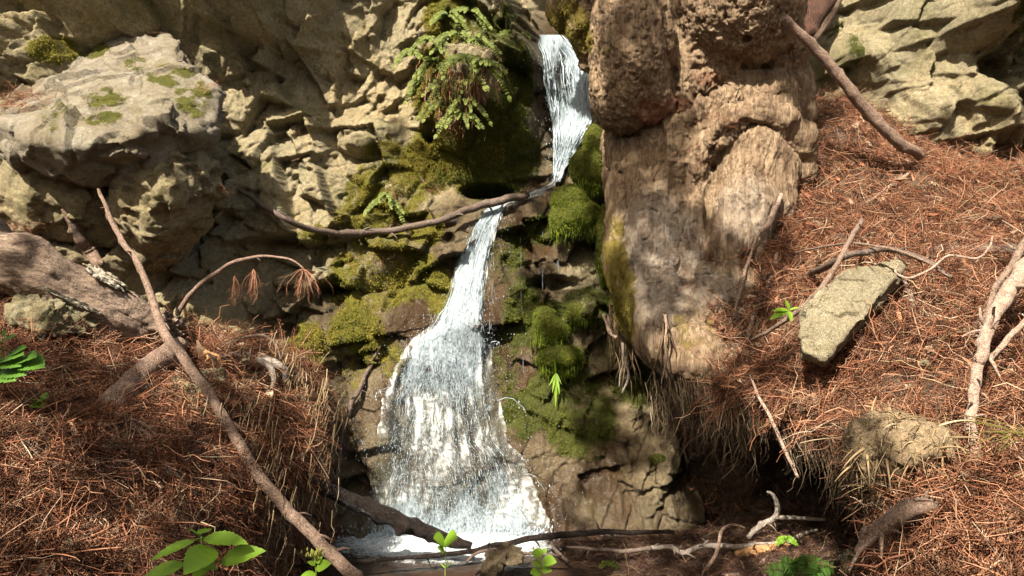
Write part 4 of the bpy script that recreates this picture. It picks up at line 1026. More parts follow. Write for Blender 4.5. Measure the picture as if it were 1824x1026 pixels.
class Fall:
    def __init__(s, rows, off0, off1):
        r_ = np.array(rows, float); s.y0, s.y1 = r_[0, 0], r_[-1, 0]; s.r = r_
        s.ys = np.linspace(s.y0, s.y1, 70); s.us = np.linspace(-.25, 1.25, 31)
        U, Yp = np.meshgrid(s.us, s.ys); D = cliff_hit(s.x(U, Yp), Yp, CYS)
        s.D = boxblur(np.minimum(boxblur(D, 2), D + .03), 1); s.o = (off0, off1)
    def x(s, u, y):
        y = np.asarray(y, float); l = np.interp(y, s.r[:, 0], s.r[:, 1]); r_ = np.interp(y, s.r[:, 0], s.r[:, 2]); g = np.clip((y - 520) / 80, .15, 1)
        l = l + 9 * g * fbm(np.stack([y / 22, 0 * y, 0 * y + 3], -1), 3, 1); r_ = r_ + 11 * g * fbm(np.stack([y / 22, 0 * y, 0 * y + 9], -1), 3, 2); return l + (r_ - l) * u
    def pt(s, u, y, off):
        d = bil(s.D, s.us, s.ys, np.clip(u, -.25, 1.25), np.clip(y, s.y0, s.y1))
        k = np.clip((y - s.y0) / (s.y1 - s.y0), 0, 1)
        return P(s.x(u, y), y, d - (s.o[0] + (s.o[1] - s.o[0]) * k) - off)
fu, fl_ = Fall(UP, .02, .05), Fall(LOW, .012, .05)
def sheet(F_, off, seed, nu, nv):
    U, Yp = np.meshgrid(np.linspace(.0, 1.0, nu), np.linspace(F_.y0, F_.y1, nv))
    nz_ = fbm(np.stack([F_.x(U, Yp) / 14, Yp / 60, 0 * U + seed], -1), 4, seed)
    v = F_.pt(U, Yp, off + .022 * nz_)
    i = (np.arange(nv - 1)[:, None] * nu + np.arange(nu - 1)[None]).ravel()
    edge = np.clip((np.minimum(U, 1 - U) + .09 * fbm(np.stack([F_.x(U, Yp) / 9, Yp / 16, 0 * U + seed], -1), 3, seed + 2)) / .15, 0, 1)
    uv = np.stack([(F_.x(U, Yp) - 600) / 100, Yp / 100 + seed * .37], -1).reshape(-1, 2)
    return v.reshape(-1, 3), np.stack([i, i + nu, i + nu + 1, i + 1], 1), uv, edge.ravel(), Yp.ravel()
def water_sheet_mat(name, fx, fy, lace=False):
    m, t, b = new_mat(name)
    uv = nd(t, "UVMap").outputs[0]
    n_ = tnoise(t, nd(t, "Mapping", {0: uv, 3: (fx, fy, 1)}).outputs[0], 1.6, 9, .78, 1.0)
    lo_ = tnoise(t, nd(t, "Mapping", {0: uv, 3: (fx * .25, fy * .22, 1)}).outputs[0], 1.6, 4, .6, .6)
    if lace:
        l1 = tnoise(t, nd(t, "Mapping", {0: uv, 1: (3, 7, 0), 3: (fx * .55, fy * .45, 1)}).outputs[0], 1.6, 6, .65, 1.4)
        rg = math_(t, 'SUBTRACT', 1.0, math_(t, 'MULTIPLY', math_(t, 'ABSOLUTE', math_(t, 'SUBTRACT', l1, .5)), 7.0))
        n_ = math_(t, 'ADD', math_(t, 'MULTIPLY', n_, .62), math_(t, 'MULTIPLY', math_(t, 'MAXIMUM', rg, -.2), .2))
    a = math_(t, 'ADD', math_(t, 'MULTIPLY', n_, .66), math_(t, 'MULTIPLY', lo_, .34))
    a = math_(t, 'ADD', a, math_(t, 'MULTIPLY', math_(t, 'SUBTRACT', attr(t, "dens"), .5), .42))
    a = ramp(t, a, [(.45, 0), (.57, 1)])
    b.inputs["Base Color"].default_value = (.55, .63, .69, 1); b.inputs["Roughness"].default_value = .6
    tl = nd(t, "BsdfTranslucent", {"Color": (.56, .63, .67, 1)}); mx = nd(t, "MixShader", {0: .4, 1: b.outputs[0], 2: tl.outputs[0]})
    tp = nd(t, "BsdfTransparent", {"Color": (.96, .98, .97, 1)}); gl = nd(t, "BsdfGlossy", {"Roughness": .35})
    clear = nd(t, "MixShader", {0: .025, 1: tp.outputs[0], 2: gl.outputs[0]})
    o_ = nd(t, "MixShader", {0: a, 1: clear.outputs[0], 2: mx.outputs[0]})
    t.links.new(o_.outputs[0], t.nodes["Material Output"].inputs[0])
    t.links.new(bump(t, n_, .03, 1.0), b.inputs["Normal"])
    return m
M['fall'] = water_sheet_mat('falling_water', 15, 2.6); M['fall2'] = water_sheet_mat('broken_water', 13, 5.5, True)
m, t, b = new_mat('foam'); b.inputs["Base Color"].default_value = (.55, .63, .69, 1); b.inputs["Roughness"].default_value = .25
tl = nd(t, "BsdfTranslucent", {"Color": (.62, .68, .72, 1)}); mx = nd(t, "MixShader", {0: .35, 1: b.outputs[0], 2: tl.outputs[0]})
t.links.new(mx.outputs[0], t.nodes["Material Output"].inputs[0]); M['foam'] = m

def strands(F_, n, yr, lens, rad, off, r, wig=.05, ypow=1.0, ubias=None):
    k = 12; tt = np.linspace(0, 1, k)
    u0 = r.random(n) if ubias is None else ubias(r, n)
    y0 = yr[0] + (yr[1] - yr[0]) * r.random(n) ** ypow; ln = r.uniform(*lens, n)
    Yp = np.minimum(y0[:, None] + ln[:, None] * tt, F_.y1 + 2)
    U = u0[:, None] + wig * fbm(np.stack([u0[:, None] * 23 + 0 * tt, Yp / 26, 0 * Yp + r.random((n, 1)) * 3], -1), 3, 5)
    of = off[0] + (off[1] - off[0]) * r.random((n, 1)) + .02 * np.sin(tt * 5 + r.random((n, 1)) * 6)
    p = F_.pt(U, Yp, of)
    rr = r.uniform(*rad, (n, 1)) * np.sin(np.pi * np.clip(tt * .94 + .03, 0, 1)) ** .6 * (1 + .7 * fbm(np.stack([Yp / 4, u0[:, None] * 90 + 0 * tt, 0 * Yp], -1), 2, 9))
    return tube_batch(p, np.maximum(rr, .0004), 4)
def drops(pos, rad):
    o_ = np.array([(1, 0, 0), (-1, 0, 0), (0, 1, 0), (0, -1, 0), (0, 0, 3.0), (0, 0, -2.2)], float)
    f_ = np.array([(0, 2, 4), (2, 1, 4), (1, 3, 4), (3, 0, 4), (2, 0, 5), (1, 2, 5), (3, 1, 5), (0, 3, 5)])
    n = len(pos)
    return (pos[:, None] + o_ * rad[:, None, None]).reshape(-1, 3), (f_[None] + 6 * np.arange(n)[:, None, None]).reshape(-1, 3)

wf = thing("waterfall", P(830, 945, 3.9), "white waterfall splashing down the mossy cliff in two steps into the pool", "waterfall")
def dens_up(x, y):
    hole = np.exp(-((x - 1004) / 17) ** 2 - ((y - 140) / 48) ** 2)
    return .82 - .85 * hole - .2 * (y > 260)
def dens_low(x, y):
    return .36 + .49 * np.clip((735 - y) / 110, 0, 1) + .12 * np.clip((y - 820) / 60, 0, 1) - .55 * np.exp(-((x - 855) / 38) ** 2 - ((y - 800) / 50) ** 2) - .4 * np.exp(-((x - 740) / 30) ** 2 - ((y - 770) / 50) ** 2)  + .35 * np.clip((y - 890 - 18 * np.sin(x / 17.) - 10 * np.sin(x / 7.)) / 50, 0, 1) + .25 * np.exp(-((x - 890) / 50) ** 2 - ((y - 840) / 40) ** 2)
for F_, nm, df, offs in ((fu, "upper_cascade", dens_up, (0.0, .025, .05)), (fl_, "lower_cascade", dens_low, (0.0, .022, .045))):
    V, Fc, UVs, AT = [], [], [], []
    for k, of in enumerate(offs):
        v, f, uv, ed, yy = sheet(F_, of, 3 + k, 50, 240)
        a_, b__ = proj(v)
        V.append(v); Fc.append(f + 12000 * k); UVs.append(uv); AT.append(df(a_, b__) * .95 - 1.1 * (1 - ed) - .03 * k)
    o = mesh_obj(nm, np.vstack(V), np.vstack(Fc), M['fall'] if F_ is fu else M['fall2'], wf, attrs={"dens": np.concatenate(AT)}, uv=np.vstack(UVs))
    bt = Batch()
    if F_ is fu:
        ub = lambda r, n: np.where(r.random(n) < .28, r.uniform(0, .22, n), np.clip(1 - np.abs(r.normal(0, .25, n)), 0.02, 1.02))
        bt.add(*strands(fu, 500, (62, 240), (15, 70), (.001, .0036), (0, .07), wr, .07, 1, ub))
        bt.add(*strands(fu, 320, (190, 310), (12, 50), (.0008, .0034), (0, .06), wr, .08))
        bt.add(*strands(fu, 90, (90, 200), (20, 90), (.0008, .0018), (0, .03), wr, .05))
    else:
        bt.add(*strands(fl_, 420, (352, 590), (12, 60), (.0006, .0020), (0, .04), wr, .02, 1, lambda r, n: r.uniform(.06, .94, n)))
        bt.add(*strands(fl_, 1100, (580, 935), (4, 22), (.0004, .0016), (-.01, .12), wr, .012, 1, lambda r, n: r.uniform(.1, .9, n)))
        bt.add(*strands(fl_, 160, (580, 900), (14, 50), (.0005, .0013), (0, .06), wr, .02, 1, lambda r, n: r.uniform(.1, .9, n)))
    bt.obj("foam_strands", M['foam'], o)
tA = np.array([(984,306),(968,328),(938,341),(906,351),(876,364)], float); tB = np.array([(1008,302),(1004,324),(976,346),(938,360),(903,368)], float)
s_ = np.linspace(0, 1, 70); r_ = np.linspace(0, 1, 16)
eA = np.stack([np.interp(s_ * 4, range(5), tA[:, k]) for k in (0, 1)], 1); eB = np.stack([np.interp(s_ * 4, range(5), tB[:, k]) for k in (0, 1)], 1)
gxy = eA[:, None] * (1 - r_[None, :, None]) + eB[:, None] * r_[None, :, None]
dd_ = boxblur(cliff_hit(gxy[..., 0], gxy[..., 1], CYS), 2) - .02 - .008 * fbm(np.stack([gxy[..., 0] / 9, gxy[..., 1] / 9, 0 * gxy[..., 0]], -1), 3, 2)
il = (np.arange(69)[:, None] * 16 + np.arange(15)[None]).ravel()
ed = np.clip(np.minimum(r_, 1 - r_) / .3, 0, 1)[None] * np.ones((70, 1))
mesh_obj("ledge_stream", P(gxy[..., 0], gxy[..., 1], dd_).reshape(-1, 3), np.stack([il, il + 1, il + 17, il + 16], 1), M['fall'], wf, attrs={"dens": (.55 - .8 * (1 - ed)).ravel()},
         uv=np.stack([np.broadcast_to(r_ * .25, (70, 16)), np.broadcast_to(s_[:, None] * 1.3, (70, 16))], -1).reshape(-1, 2))
# spray: drops and thrown arcs
bt = Batch()
def drop_cloud(F_, n, yr, us, off, rad):
    u = wr.normal(.5, us, n); y = wr.uniform(*yr, n)
    bt.add(*drops(F_.pt(u, y, wr.uniform(*off, n)), wr.uniform(*rad, n) * wr.random(n) ** .5))
drop_cloud(fl_, 9000, (560, 950), .3, (0, .2), (.0006, .0022)); drop_cloud(fl_, 500, (380, 600), .5, (0, .06), (.001, .003)); drop_cloud(fu, 700, (70, 320), .42, (0, .12), (.001, .0034))
for k in range(6):
    right = wr.random() < .65
    y0 = wr.choice([wr.uniform(590, 640), wr.uniform(660, 720), wr.uniform(780, 850), wr.uniform(560, 900)])
    s = 1 if right else -1
    p0 = fl_.pt(np.array(.98 if right else .03), np.array(y0), np.array(.05))
    vx, vy, vz = s * wr.uniform(.25, .85), -wr.uniform(.1, .8), wr.uniform(.1, .8); T_ = wr.uniform(.06, .2)
    tt = np.linspace(0, T_, 9); p = p0 + np.stack([vx * tt + .006 * np.sin(tt * 90 + k), vy * tt, vz * tt - 4.9 * tt * tt], 1)
    bt.add(*tube_batch(p[None], (wr.uniform(.0008, .0022) * (.3 + np.abs(np.sin(tt * wr.uniform(30, 70)))) * np.linspace(1, .5, 9))[None], 4))
    bt.add(*drops(p[-3:] + wr.normal(0, .012, (3, 3)), wr.uniform(.0015, .004, 3)))
spx = wr.uniform(600, 1000, 500)
bt.add(*drops(np.stack([(spx - 912) / FPX * 3.75, wr.uniform(3.55, 3.85, 500), .01 + .12 * wr.random(500) ** 2.5], 1), wr.uniform(.001, .004, 500)))
fxy = np.stack([wr.uniform(655, 985, 420), wr.normal(946, 7, 420)], 1); fp = P(fxy[:, 0], fxy[:, 1], np.minimum(cliff_hit(fxy[:, 0], fxy[:, 1], CYS) - .08, 3.9)); fp[:, 2] = np.abs(wr.normal(0, .028, 420))
bt.add(*drops(fp, wr.uniform(.002, .006, 420)))
# thin trickle veil at the right of the lower fall
for k in range(60):
    x0 = wr.choice([872, 874, 878, 995, 930, 968]) + wr.normal(0, 2.5); y0 = wr.uniform(400, 640); L_ = wr.uniform(6, 30)
    pp = P(np.full(4, x0) + wr.normal(0, .5), np.linspace(y0, y0 + L_, 4), float(cliff_hit(x0, y0)) - .03)
    bt.add(*tube_batch(pp[None], np.array([[.0004, .0012, .0012, .0004]]), 3))
bt.obj("spray", M['foam'], wf)['kind'] = "stuff"
# foam lumps where it meets the pool
print("water", round(time.time() - T0, 1))
# ================================================================== sticks, logs
def path3(pts, on, n, lift=1.0, clear=True):
    """pts: (px, py, radius px[, d]); missing distances come from the surface seen there"""
    out = []; rad = []
    for p in pts:
        d = p[3] if len(p) > 3 else hit(min(max(p[0], 2), 1822), min(max(p[1], 2), 1024), on)
        r_ = p[2] * d / FPX
        if len(p) <= 3: d -= r_ * lift + .012
        out.append(P(p[0], p[1], d)); rad.append(r_)
    out = np.array(out)
    sp = smooth_path(out, n)
    if clear and all(len(p) > 3 for p in pts):
        sx, sy = proj(sp); sh = 0.0
        for k in range(2, n, max(1, n // 24)):
            if 2 < sx[k] < 1822 and 2 < sy[k] < 1022:
                hd = hit(sx[k], sy[k], on); sh = max(sh, sp[k, 1] - (hd - .03 - pts[0][2] * 3 / FPX))
        sh = min(sh, .3); sp = EYE + (sp - EYE) * (1 - sh / sp[:, 1:2])
    rr = np.interp(np.linspace(0, 1, n), np.linspace(0, 1, len(rad)), rad)
    return sp, rr
STK = {}
def stick(name, label, cat, pts, mat, on='all', n=None, bark=.28, knots=10, sides=14, group=None, parent=None, forks=(), lift=1.0):
    n = n or max(18, len(pts) * 8)
    sp, rr = path3(pts, on, n, lift)
    sd = abs(hash(label or name)) % 1000 if False else (len(label or name) * 7 + int(pts[0][0])) % 991
    wb_ = np.stack([fbm(sp * 9, 2, sd + k) for k in range(3)], 1); sp = sp + wb_ * np.minimum(rr, .012)[:, None] * .9
    v, f = tube(sp, rr, sides, bark, sd, knots)
    nub = Batch(); nub.add(v, f); nq = np.random.default_rng(sd); nn_ = int(min(14, 3 + len(pts)))
    if rr.mean() > .022: nn_ = 0
    for k in range(nn_):
        i = nq.integers(2, len(sp) - 2); dv = unit(nq.normal(size=3) + unit(sp[i + 1] - sp[i]) * .6); L_ = rr[i] * nq.uniform(1.6, 4.5)
        pv = smooth_path([sp[i], sp[i] + dv * (rr[i] + L_ * .5), sp[i] + dv * (rr[i] + L_) + np.array([0, 0, -.2 * L_])], 5)
        nub.add(*tube_batch(pv[None], (rr[i] * nq.uniform(.18, .4) * np.array([1.2, 1, .9, .7, .4]))[None], 5))
    o = nub.obj(name, M[mat], parent)
    if parent is None: tag(o, label, cat, group)
    for fk in forks:
        s2, r2 = path3(fk, on, 16, lift); v2, f2 = tube(s2, r2, 8, bark, sd + 3, 2)
        mesh_obj("side_twig", v2, f2, M[mat], o)
    return o
S = stick
S("fallen_branch", "long straight brown branch leaning diagonally from the boulder down into the pool", "branch",
  [(176,338,2.5,3.50),(203,400,4.5,3.42),(250,480,5.5,3.28),(277,555,7,3.14),(300,605,8.5,3.0),(350,670,9,2.93),(405,755,9.5,2.88),(450,830,10,2.85),(500,893,10.5,2.83),(560,958,11,2.81),(640,1036,11.5,2.78)], 'stick', n=110, bark=.13, knots=26, sides=12,
  forks=[[(205,400,1.5,3.55),(192,380,1,3.5),(186,362,.5,3.5)],[(268,520,2,3.33),(262,512,1.2,3.3)]])
# the broken log
lp = smooth_path([P(-120,430,3.02), P(0,462,3.03), P(90,505,3.1), P(170,545,3.18), P(235,575,3.26), P(296,598,3.32)], 160)
lr = np.interp(np.linspace(0, 1, 160), [0, .3, .55, .8, .95, 1], [.092, .098, .112, .10, .07, .045])
v, f = tube(lp, lr, 80, .22, 77, 14)
n_ = vnormals(v, np.vstack([f[1], f[0][:, :3], f[0][:, [0, 2, 3]]]))
la = np.arctan2(v[:, 2] - np.interp(v[:, 0], lp[:, 0], lp[:, 2]), v[:, 1] - np.interp(v[:, 0], lp[:, 0], lp[:, 1]))
v = v + n_ * (.012 * fbm(np.stack([np.cos(la) * 3.5, np.sin(la) * 3.5, v[:, 0] * 2.2], 1), 4, 19, .65, ridged=True) + .012 * fbm(v * np.array([6, 6, 14]), 4, 3, ridged=True) - .03 * np.clip(fbm(v * 5, 3, 9) - .2, 0, 1))[:, None]
k_ = np.arange(len(v) - 2) // 80 > 148
v[:-2][k_] += np.random.default_rng(2).normal(0, .02, (k_.sum(), 3)) + np.array([.05, 0, -.02]) * np.random.default_rng(3).random((k_.sum(), 1))
log = mesh_obj("fallen_log", v, f, M['log']); tag(log, "thick bare fallen log with a splintered end on the left bank", "log")
bt = Batch(); q = np.random.default_rng(8)
for k in range(46):
    a = q.uniform(0, 6.28); s0 = lp[-6] + .05 * np.array([.3 * math.cos(a), math.cos(a), math.sin(a)]); L_ = q.uniform(.04, .13)
    pp = s0 + np.linspace(0, 1, 5)[:, None] * L_ * np.array([.85, .1, -.35]) + q.normal(0, .004, (5, 3))
    bt.add(*tube_batch(pp[None], (q.uniform(.003, .009) * np.array([1, 1, .8, .5, .1]))[None], 4))
bt.obj("splintered_end", M['rot'], log)
def crust(cx, cy, w_, h_, seed, sx):
    nn = 40; U, V = np.meshgrid(np.linspace(-1, 1, nn), np.linspace(-1, 1, nn))
    a = cx + U * w_ + V * sx; b_ = cy + V * h_ + U * w_ * .45
    D = np.array([[hit_log(a[i, j], b_[i, j]) for j in range(nn)] for i in range(nn)])
    q_ = np.stack([U * 3, V * 3, 0 * U], -1)
    hh = .012 + .03 * np.abs(fbm(q_, 4, seed)) + .012 * fbm(q_ * 3, 3, seed + 1)
    v = P(a, b_, D - hh).reshape(-1, 3) + np.column_stack([np.zeros(nn * nn), np.zeros(nn * nn), .5 * hh.ravel()])
    keep = (U ** 2 + V ** 2 + .9 * fbm(q_ * 1.3, 3, seed + 5) < .8)
    i = (np.arange(nn - 1)[:, None] * nn + np.arange(nn - 1)[None]).ravel(); f_ = np.stack([i, i + 1, i + nn + 1, i + nn], 1)
    f_ = f_[keep.ravel()[f_].all(1)]
    us, inv = np.unique(f_, return_inverse=True); vv = v[us]; ff = inv.reshape(f_.shape)
    back = vv + np.array([0, .02, -.008]); ff2 = ff[:, ::-1] + len(vv)
    e = np.concatenate([ff[:, [0, 1]], ff[:, [1, 2]], ff[:, [2, 3]], ff[:, [3, 0]]]); key = np.sort(e, 1); _, ix, ct = np.unique(key, axis=0, return_index=True, return_counts=True)
    be = e[ix[ct == 1]]; rim = np.stack([be[:, 1], be[:, 0], be[:, 0] + len(vv), be[:, 1] + len(vv)], 1)
    return np.vstack([vv, back]), np.vstack([ff, ff2, rim])
B_LOG = bvh(v, np.vstack([f[1], f[0][:, :3], f[0][:, [0, 2, 3]]]))
def hit_log(a, b_):
    d = P(a, b_, 1.0) - EYE; d = d / np.linalg.norm(d); l = B_LOG.ray_cast(Vector(EYE.tolist()), Vector(d.tolist()))[0]
    return l[1] if l is not None else 3.22
for cx, cy, w_, h_, sd, sx in ((188, 497, 42, 18, 4, 10), (130, 540, 60, 10, 14, 8)):
    mesh_obj("bark_crust", *crust(cx, cy, w_, h_, sd, sx), M['lichen'], log)
B_L2 = B_L
S("fallen_log", "short stout log with an orange rotten end, behind the long branch", "log", [(322,612,13,3.42),(290,635,17,3.32),(250,668,19,3.18),(215,705,21,3.02),(192,732,22,2.90)], 'stick', bark=.16, knots=8, sides=18)
q = np.random.default_rng(9); bt = Batch()
lo_ = [o_ for o_ in COL.objects if o_.name.startswith('fallen_log')][-1]
lw_ = np.array([v_.co[:] for v_ in lo_.data.vertices]) + np.array(lo_.location); ROT = float(lw_[:, 1].min()) + .03
for k in range(30):
    s0 = P(196 + q.uniform(-16, 16), 728 + q.uniform(-14, 12), ROT); pp = s0 + np.linspace(0, 1, 4)[:, None] * q.uniform(.03, .07) * np.array([-.5, -.45, -.6])
    bt.add(*tube_batch(pp[None], (q.uniform(.004, .011) * np.array([1, 1, .7, .1]))[None], 4))
bt.obj("rotten_end", M['rot'], [o_ for o_ in COL.objects if o_.name.startswith("fallen_log")][-1])
S("stick", "slim arching dead twig with drooping brown sprays above the left bank", "twig", [(305,592,4.5,3.5),(325,545,4.5,3.5),(368,497,4,3.48),(430,463,3.2,3.45),(500,458,2.2,3.42),(540,478,1.5,3.4),(558,525,.8,3.4)], 'stick', n=60, knots=6)
arch = [o_ for o_ in COL.objects if o_.name.startswith("stick")][-1]
def spray(base, n, ln, sp, mat, parent, seed):
    q = np.random.default_rng(seed); bt = Batch()
    k = 7; t_ = np.linspace(0, 1, k)
    dx = q.normal(0, sp, (n, 1)); L_ = q.uniform(.5, 1, (n, 1)) * ln
    p = np.asarray(base) + np.stack([dx * np.sin(t_ * 1.6), q.normal(0, sp * .6, (n, 1)) * t_, -L_ * t_ ** 1.1], -1) + q.normal(0, .002, (n, k, 3))
    bt.add(*tube_batch(p, q.uniform(.0009, .002, (n, 1)) * (1.1 - .7 * t_), 3))
    for j in range(3, 7): place(FR, p[:, j], p[:, j] - p[:, j - 1] + q.normal(0, .006, (n, 3)), np.tile([0.2, -1, .1], (n, 1)), q.uniform(.02, .04, n), q, bt)
    bt.obj("dead_spray", M[mat], parent)
spray(P(452, 480, 3.42), 26, .14, .022, 'litter', arch, 1); spray(P(418, 492, 3.42), 14, .12, .012, 'litter', arch, 2); spray(P(540, 478, 3.4), 34, .13, .04, 'litter', arch, 3)
S("stick", "thin pale twig curling over in a hoop at the edge of the left bank", "twig", [(405,612,2.5,3.45),(440,600,2.5,3.45),(470,598,2.2,3.44),(492,615,1.8,3.43),(500,640,1.2,3.43)], 'stick_pale', n=30)
hoop = [o_ for o_ in COL.objects if o_.name.startswith("stick")][-1]; spray(P(487, 612, 3.43), 22, .11, .012, 'litter', hoop, 4)
S("root", "grey twisted root arching out over the edge of the left bank", "root", [(315,598,2.5),(350,625,4),(388,640,5.5),(420,634,7),(455,636,8),(490,648,8,3.36),(508,662,6,3.36),(506,690,3.5,3.38)], 'stick_grey', on='LC', n=60, knots=6,
  forks=[[(460,640,6,3.38),(482,655,6,3.34),(488,680,4,3.34),(480,700,2.5,3.36)]])
S("curved_branch", "dark sagging branch lying across the cliff above the lower fall", "branch", [(400,322,3),(440,348,4),(500,385,5),(560,410,5.5),(630,416,6),(700,410,6),(780,393,6),(850,368,7),(905,354,7),(940,348,5)], 'stick_dark', on='CB', n=90, bark=.12, knots=14, lift=4.5,
  forks=[[(610,416,2.5,4.55),(585,421,1.5,4.5)]])
S("dead_branch", "thin dark dead branch standing against the wet cliff left of the lower fall", "branch", [(678,615,2),(655,660,4),(630,715,4.5),(612,765,4),(602,830,3.5),(592,900,3),(570,960,2)], 'stick_dark', on='C', n=60, lift=2.5)
S("driftwood_log", "black wet log slanting from the left bank into the foot of the waterfall", "log", [(535,852,10,3.35),(585,874,12,3.4),(630,894,13,3.46),(690,919,13.5,3.52),(740,941,13,3.57),(790,960,11,3.6),(840,975,6,3.6)], 'wet_log', n=90, bark=.2, knots=22, sides=20)
S("sunken_log", "dark half sunken log holding back the pool under the waterfall", "log", [(500,1010,3,3.36),(600,1002,3,3.40),(720,994,3.5,3.46),(820,985,4.5,3.52),(900,968,5,3.62),(990,953,5.5,3.7),(1080,948,5,3.74),(1200,948,3,3.78)], 'wet_log', n=90, bark=.16, knots=14, sides=16)
# upper right
S("fallen_branch", "brown branch leaning beside the redwood burl onto the upper right bank", "branch", [(1396,33,8,4.0),(1445,78,9,4.05),(1497,140,9.5,4.1),(1550,205,10,4.16),(1600,252,10,4.2),(1640,278,8,4.3)], 'stick', n=70, bark=.1, knots=10, sides=12,
  forks=[[(1450,72,5.5,4.06),(1468,48,5,4.1),(1485,22,4.5,4.12),(1502,-12,4,4.15)]])
# right bank
S("dark_branch", "long dark bent branch lying over the top of the tan slab", "branch", [(1304,566,6),(1340,545,6),(1385,518,6),(1440,492,6),(1495,462,5.5,3.2),(1550,447,5.5,3.2),(1600,447,5,3.22),(1650,465,4.5,3.1),(1696,494,3.5,3.0)], 'stick_dark', on='R', n=80, knots=8, lift=1.6)
S("dark_branch", "straight dark branch end pointing out of the litter right of the tan slab", "branch", [(1612,452,6),(1660,448,9),(1720,444,9.5),(1780,447,9.5),(1840,446,9,3.3)], 'stick_dark', on='R', n=50, lift=1.4)
S("pale_branch", "thick pale peeling branch bending down the right edge of the bank", "branch", [(1850,455,15,2.75),(1800,510,13,2.66),(1768,570,11,2.56),(1752,615,9.5,2.48),(1744,640,10.5,2.42),(1741,655,9,2.42),(1734,720,8.5,2.32),(1731,745,9.5,2.28),(1734,780,8,2.22),(1742,830,7.5,2.14)], 'stick_pale', n=90, bark=.12, knots=12, sides=16,
  forks=[[(1762,590,4,2.5),(1748,570,3,2.48),(1745,548,2,2.48)],[(1850,480,9,2.72),(1800,520,8,2.64),(1765,575,5,2.54)]])
S("stick", "reddish slim stick crossing over the thick pale branch", "stick", [(1840,410,6,2.75),(1800,470,6.5,2.7),(1772,520,5.5,2.64),(1752,570,4.5,2.56),(1738,600,3,2.5)], 'stick', n=50)
S("stick", "smooth pale stick poking out low at the right picture edge", "stick", [(1840,555,5,2.55),(1805,595,5,2.5),(1763,640,4,2.42)], 'stick_pale', n=30)
S("stick", "pale straight twig hanging over the dark hollow", "twig", [(1335,668,1.8,3.25),(1352,705,2.6,3.15),(1375,750,3.2,3.05),(1400,805,3.2,3.0),(1420,851,2.6,2.98)], 'stick_pale', n=40)
S("stick", "dark bent twig lying across the face of the tan slab", "twig", [(1535,392,4,3.42),(1508,440,4.5,3.2),(1480,490,4.5,3.14),(1447,530,4.5,3.12),(1400,572,4,3.2),(1340,606,3,3.4)], 'stick', n=60, knots=8)
S("stick", "thin upright twig rising beside the redwood roots", "twig", [(1304,570,2.2),(1318,520,2.6),(1332,470,2.6),(1345,430,2.4),(1362,400,2)], 'stick', on='RT', n=40, lift=3)
S("stick", "bleached short stick with a white end below the redwood's right root", "stick", [(1348,420,3),(1368,400,5),(1380,375,4.5),(1392,345,3)], 'stick_pale', on='RT', n=30, lift=2)
S("stick", "pale knobbly stick lying downhill between redwood root and tan slab", "stick", [(1384,450,3),(1376,490,3.5),(1360,530,4),(1345,560,4),(1330,600,3.5)], 'stick_pale', on='R', n=40, lift=1.6)
S("stick", "pale grey stick lying below the right tip of the tan slab", "stick", [(1596,462,4),(1606,495,5.5),(1618,520,5),(1626,545,4)], 'stick_grey', on='R', n=30, lift=2)
S("stick", "thin straight twig pointing up to the right near the bank top", "twig", [(1505,385,1.8),(1560,350,2.6),(1605,318,3),(1648,290,3)], 'stick_pale', on='R', n=30, lift=3)
S("stick", "long thin hooped twig arching over the dark branches", "twig", [(1410,452,1.6),(1500,434,2,3.3),(1570,440,2.2,3.15),(1640,462,2.2,3.05),(1690,492,1.5,3.0)], 'stick', on='R', n=50, lift=3)
S("stick", "thin curling twig looping to the right of the tan slab", "twig", [(1600,470,1.5,3.1),(1595,485,1.8,3.05),(1620,495,2,3.0),(1660,478,2,3.0),(1690,455,2.2,3.0),(1740,460,2,2.95),(1762,440,2,2.95),(1768,420,1.6,2.95)], 'stick_pale', n=60)
S("stick", "dark twig sunk in shadow left of the thick pale branch", "twig", [(1720,608,3.5),(1745,570,5),(1775,535,5),(1800,500,4)], 'stick_dark', on='R', n=30, lift=1.5)
S("root", "stubby broken root jutting from the right bank above the streambed", "root", [(1720,885,10,2.5),(1660,898,13,2.36),(1612,912,14,2.31),(1578,935,13,2.31),(1552,958,11,2.33),(1528,982,7,2.35)], 'stick', n=60, bark=.45, knots=14, sides=20)
S("root", "upright brown root standing below the stubby broken root", "root", [(1586,900,3,2.44),(1574,960,3.5,2.46),(1560,1030,4,2.48)], 'stick_dark', n=30)
for i_, (lab, pts) in enumerate([("pale curled root end on the right bank near the root ball", [(1625,830,4),(1634,860,5),(1632,890,4),(1640,920,3)]), ("thin curved grey twig at the lower right edge", [(1822,800,2.5),(1800,850,3),(1798,890,3),(1812,910,2)]),
     ("small hooked root poking out under the root ball", [(1532,880,2,2.4),(1550,866,3,2.35),(1575,862,4,2.3)]), ("pale split stick lying on litter low at the right", [(1650,850,4),(1680,880,8),(1708,900,6)]), ("fine bent twig crossing the upper right litter", [(1532,263,1.6),(1580,275,2),(1607,300,2),(1600,320,1.4)])]):
    S("stick" if i_ else "root", lab, "twig" if i_ else "root", pts, ('stick_pale', 'stick_grey', 'stick_pale', 'stick_pale', 'stick_pale')[i_], on='R', n=30, lift=2)
S("bark_strip", "dark rotten bark strip standing on the rocks behind the left log", "bark", [(110,372,3),(128,398,7),(146,425,10),(165,452,12),(176,475,8)], 'root_brown', on='BC', n=40, bark=.5, knots=8, lift=1.2)
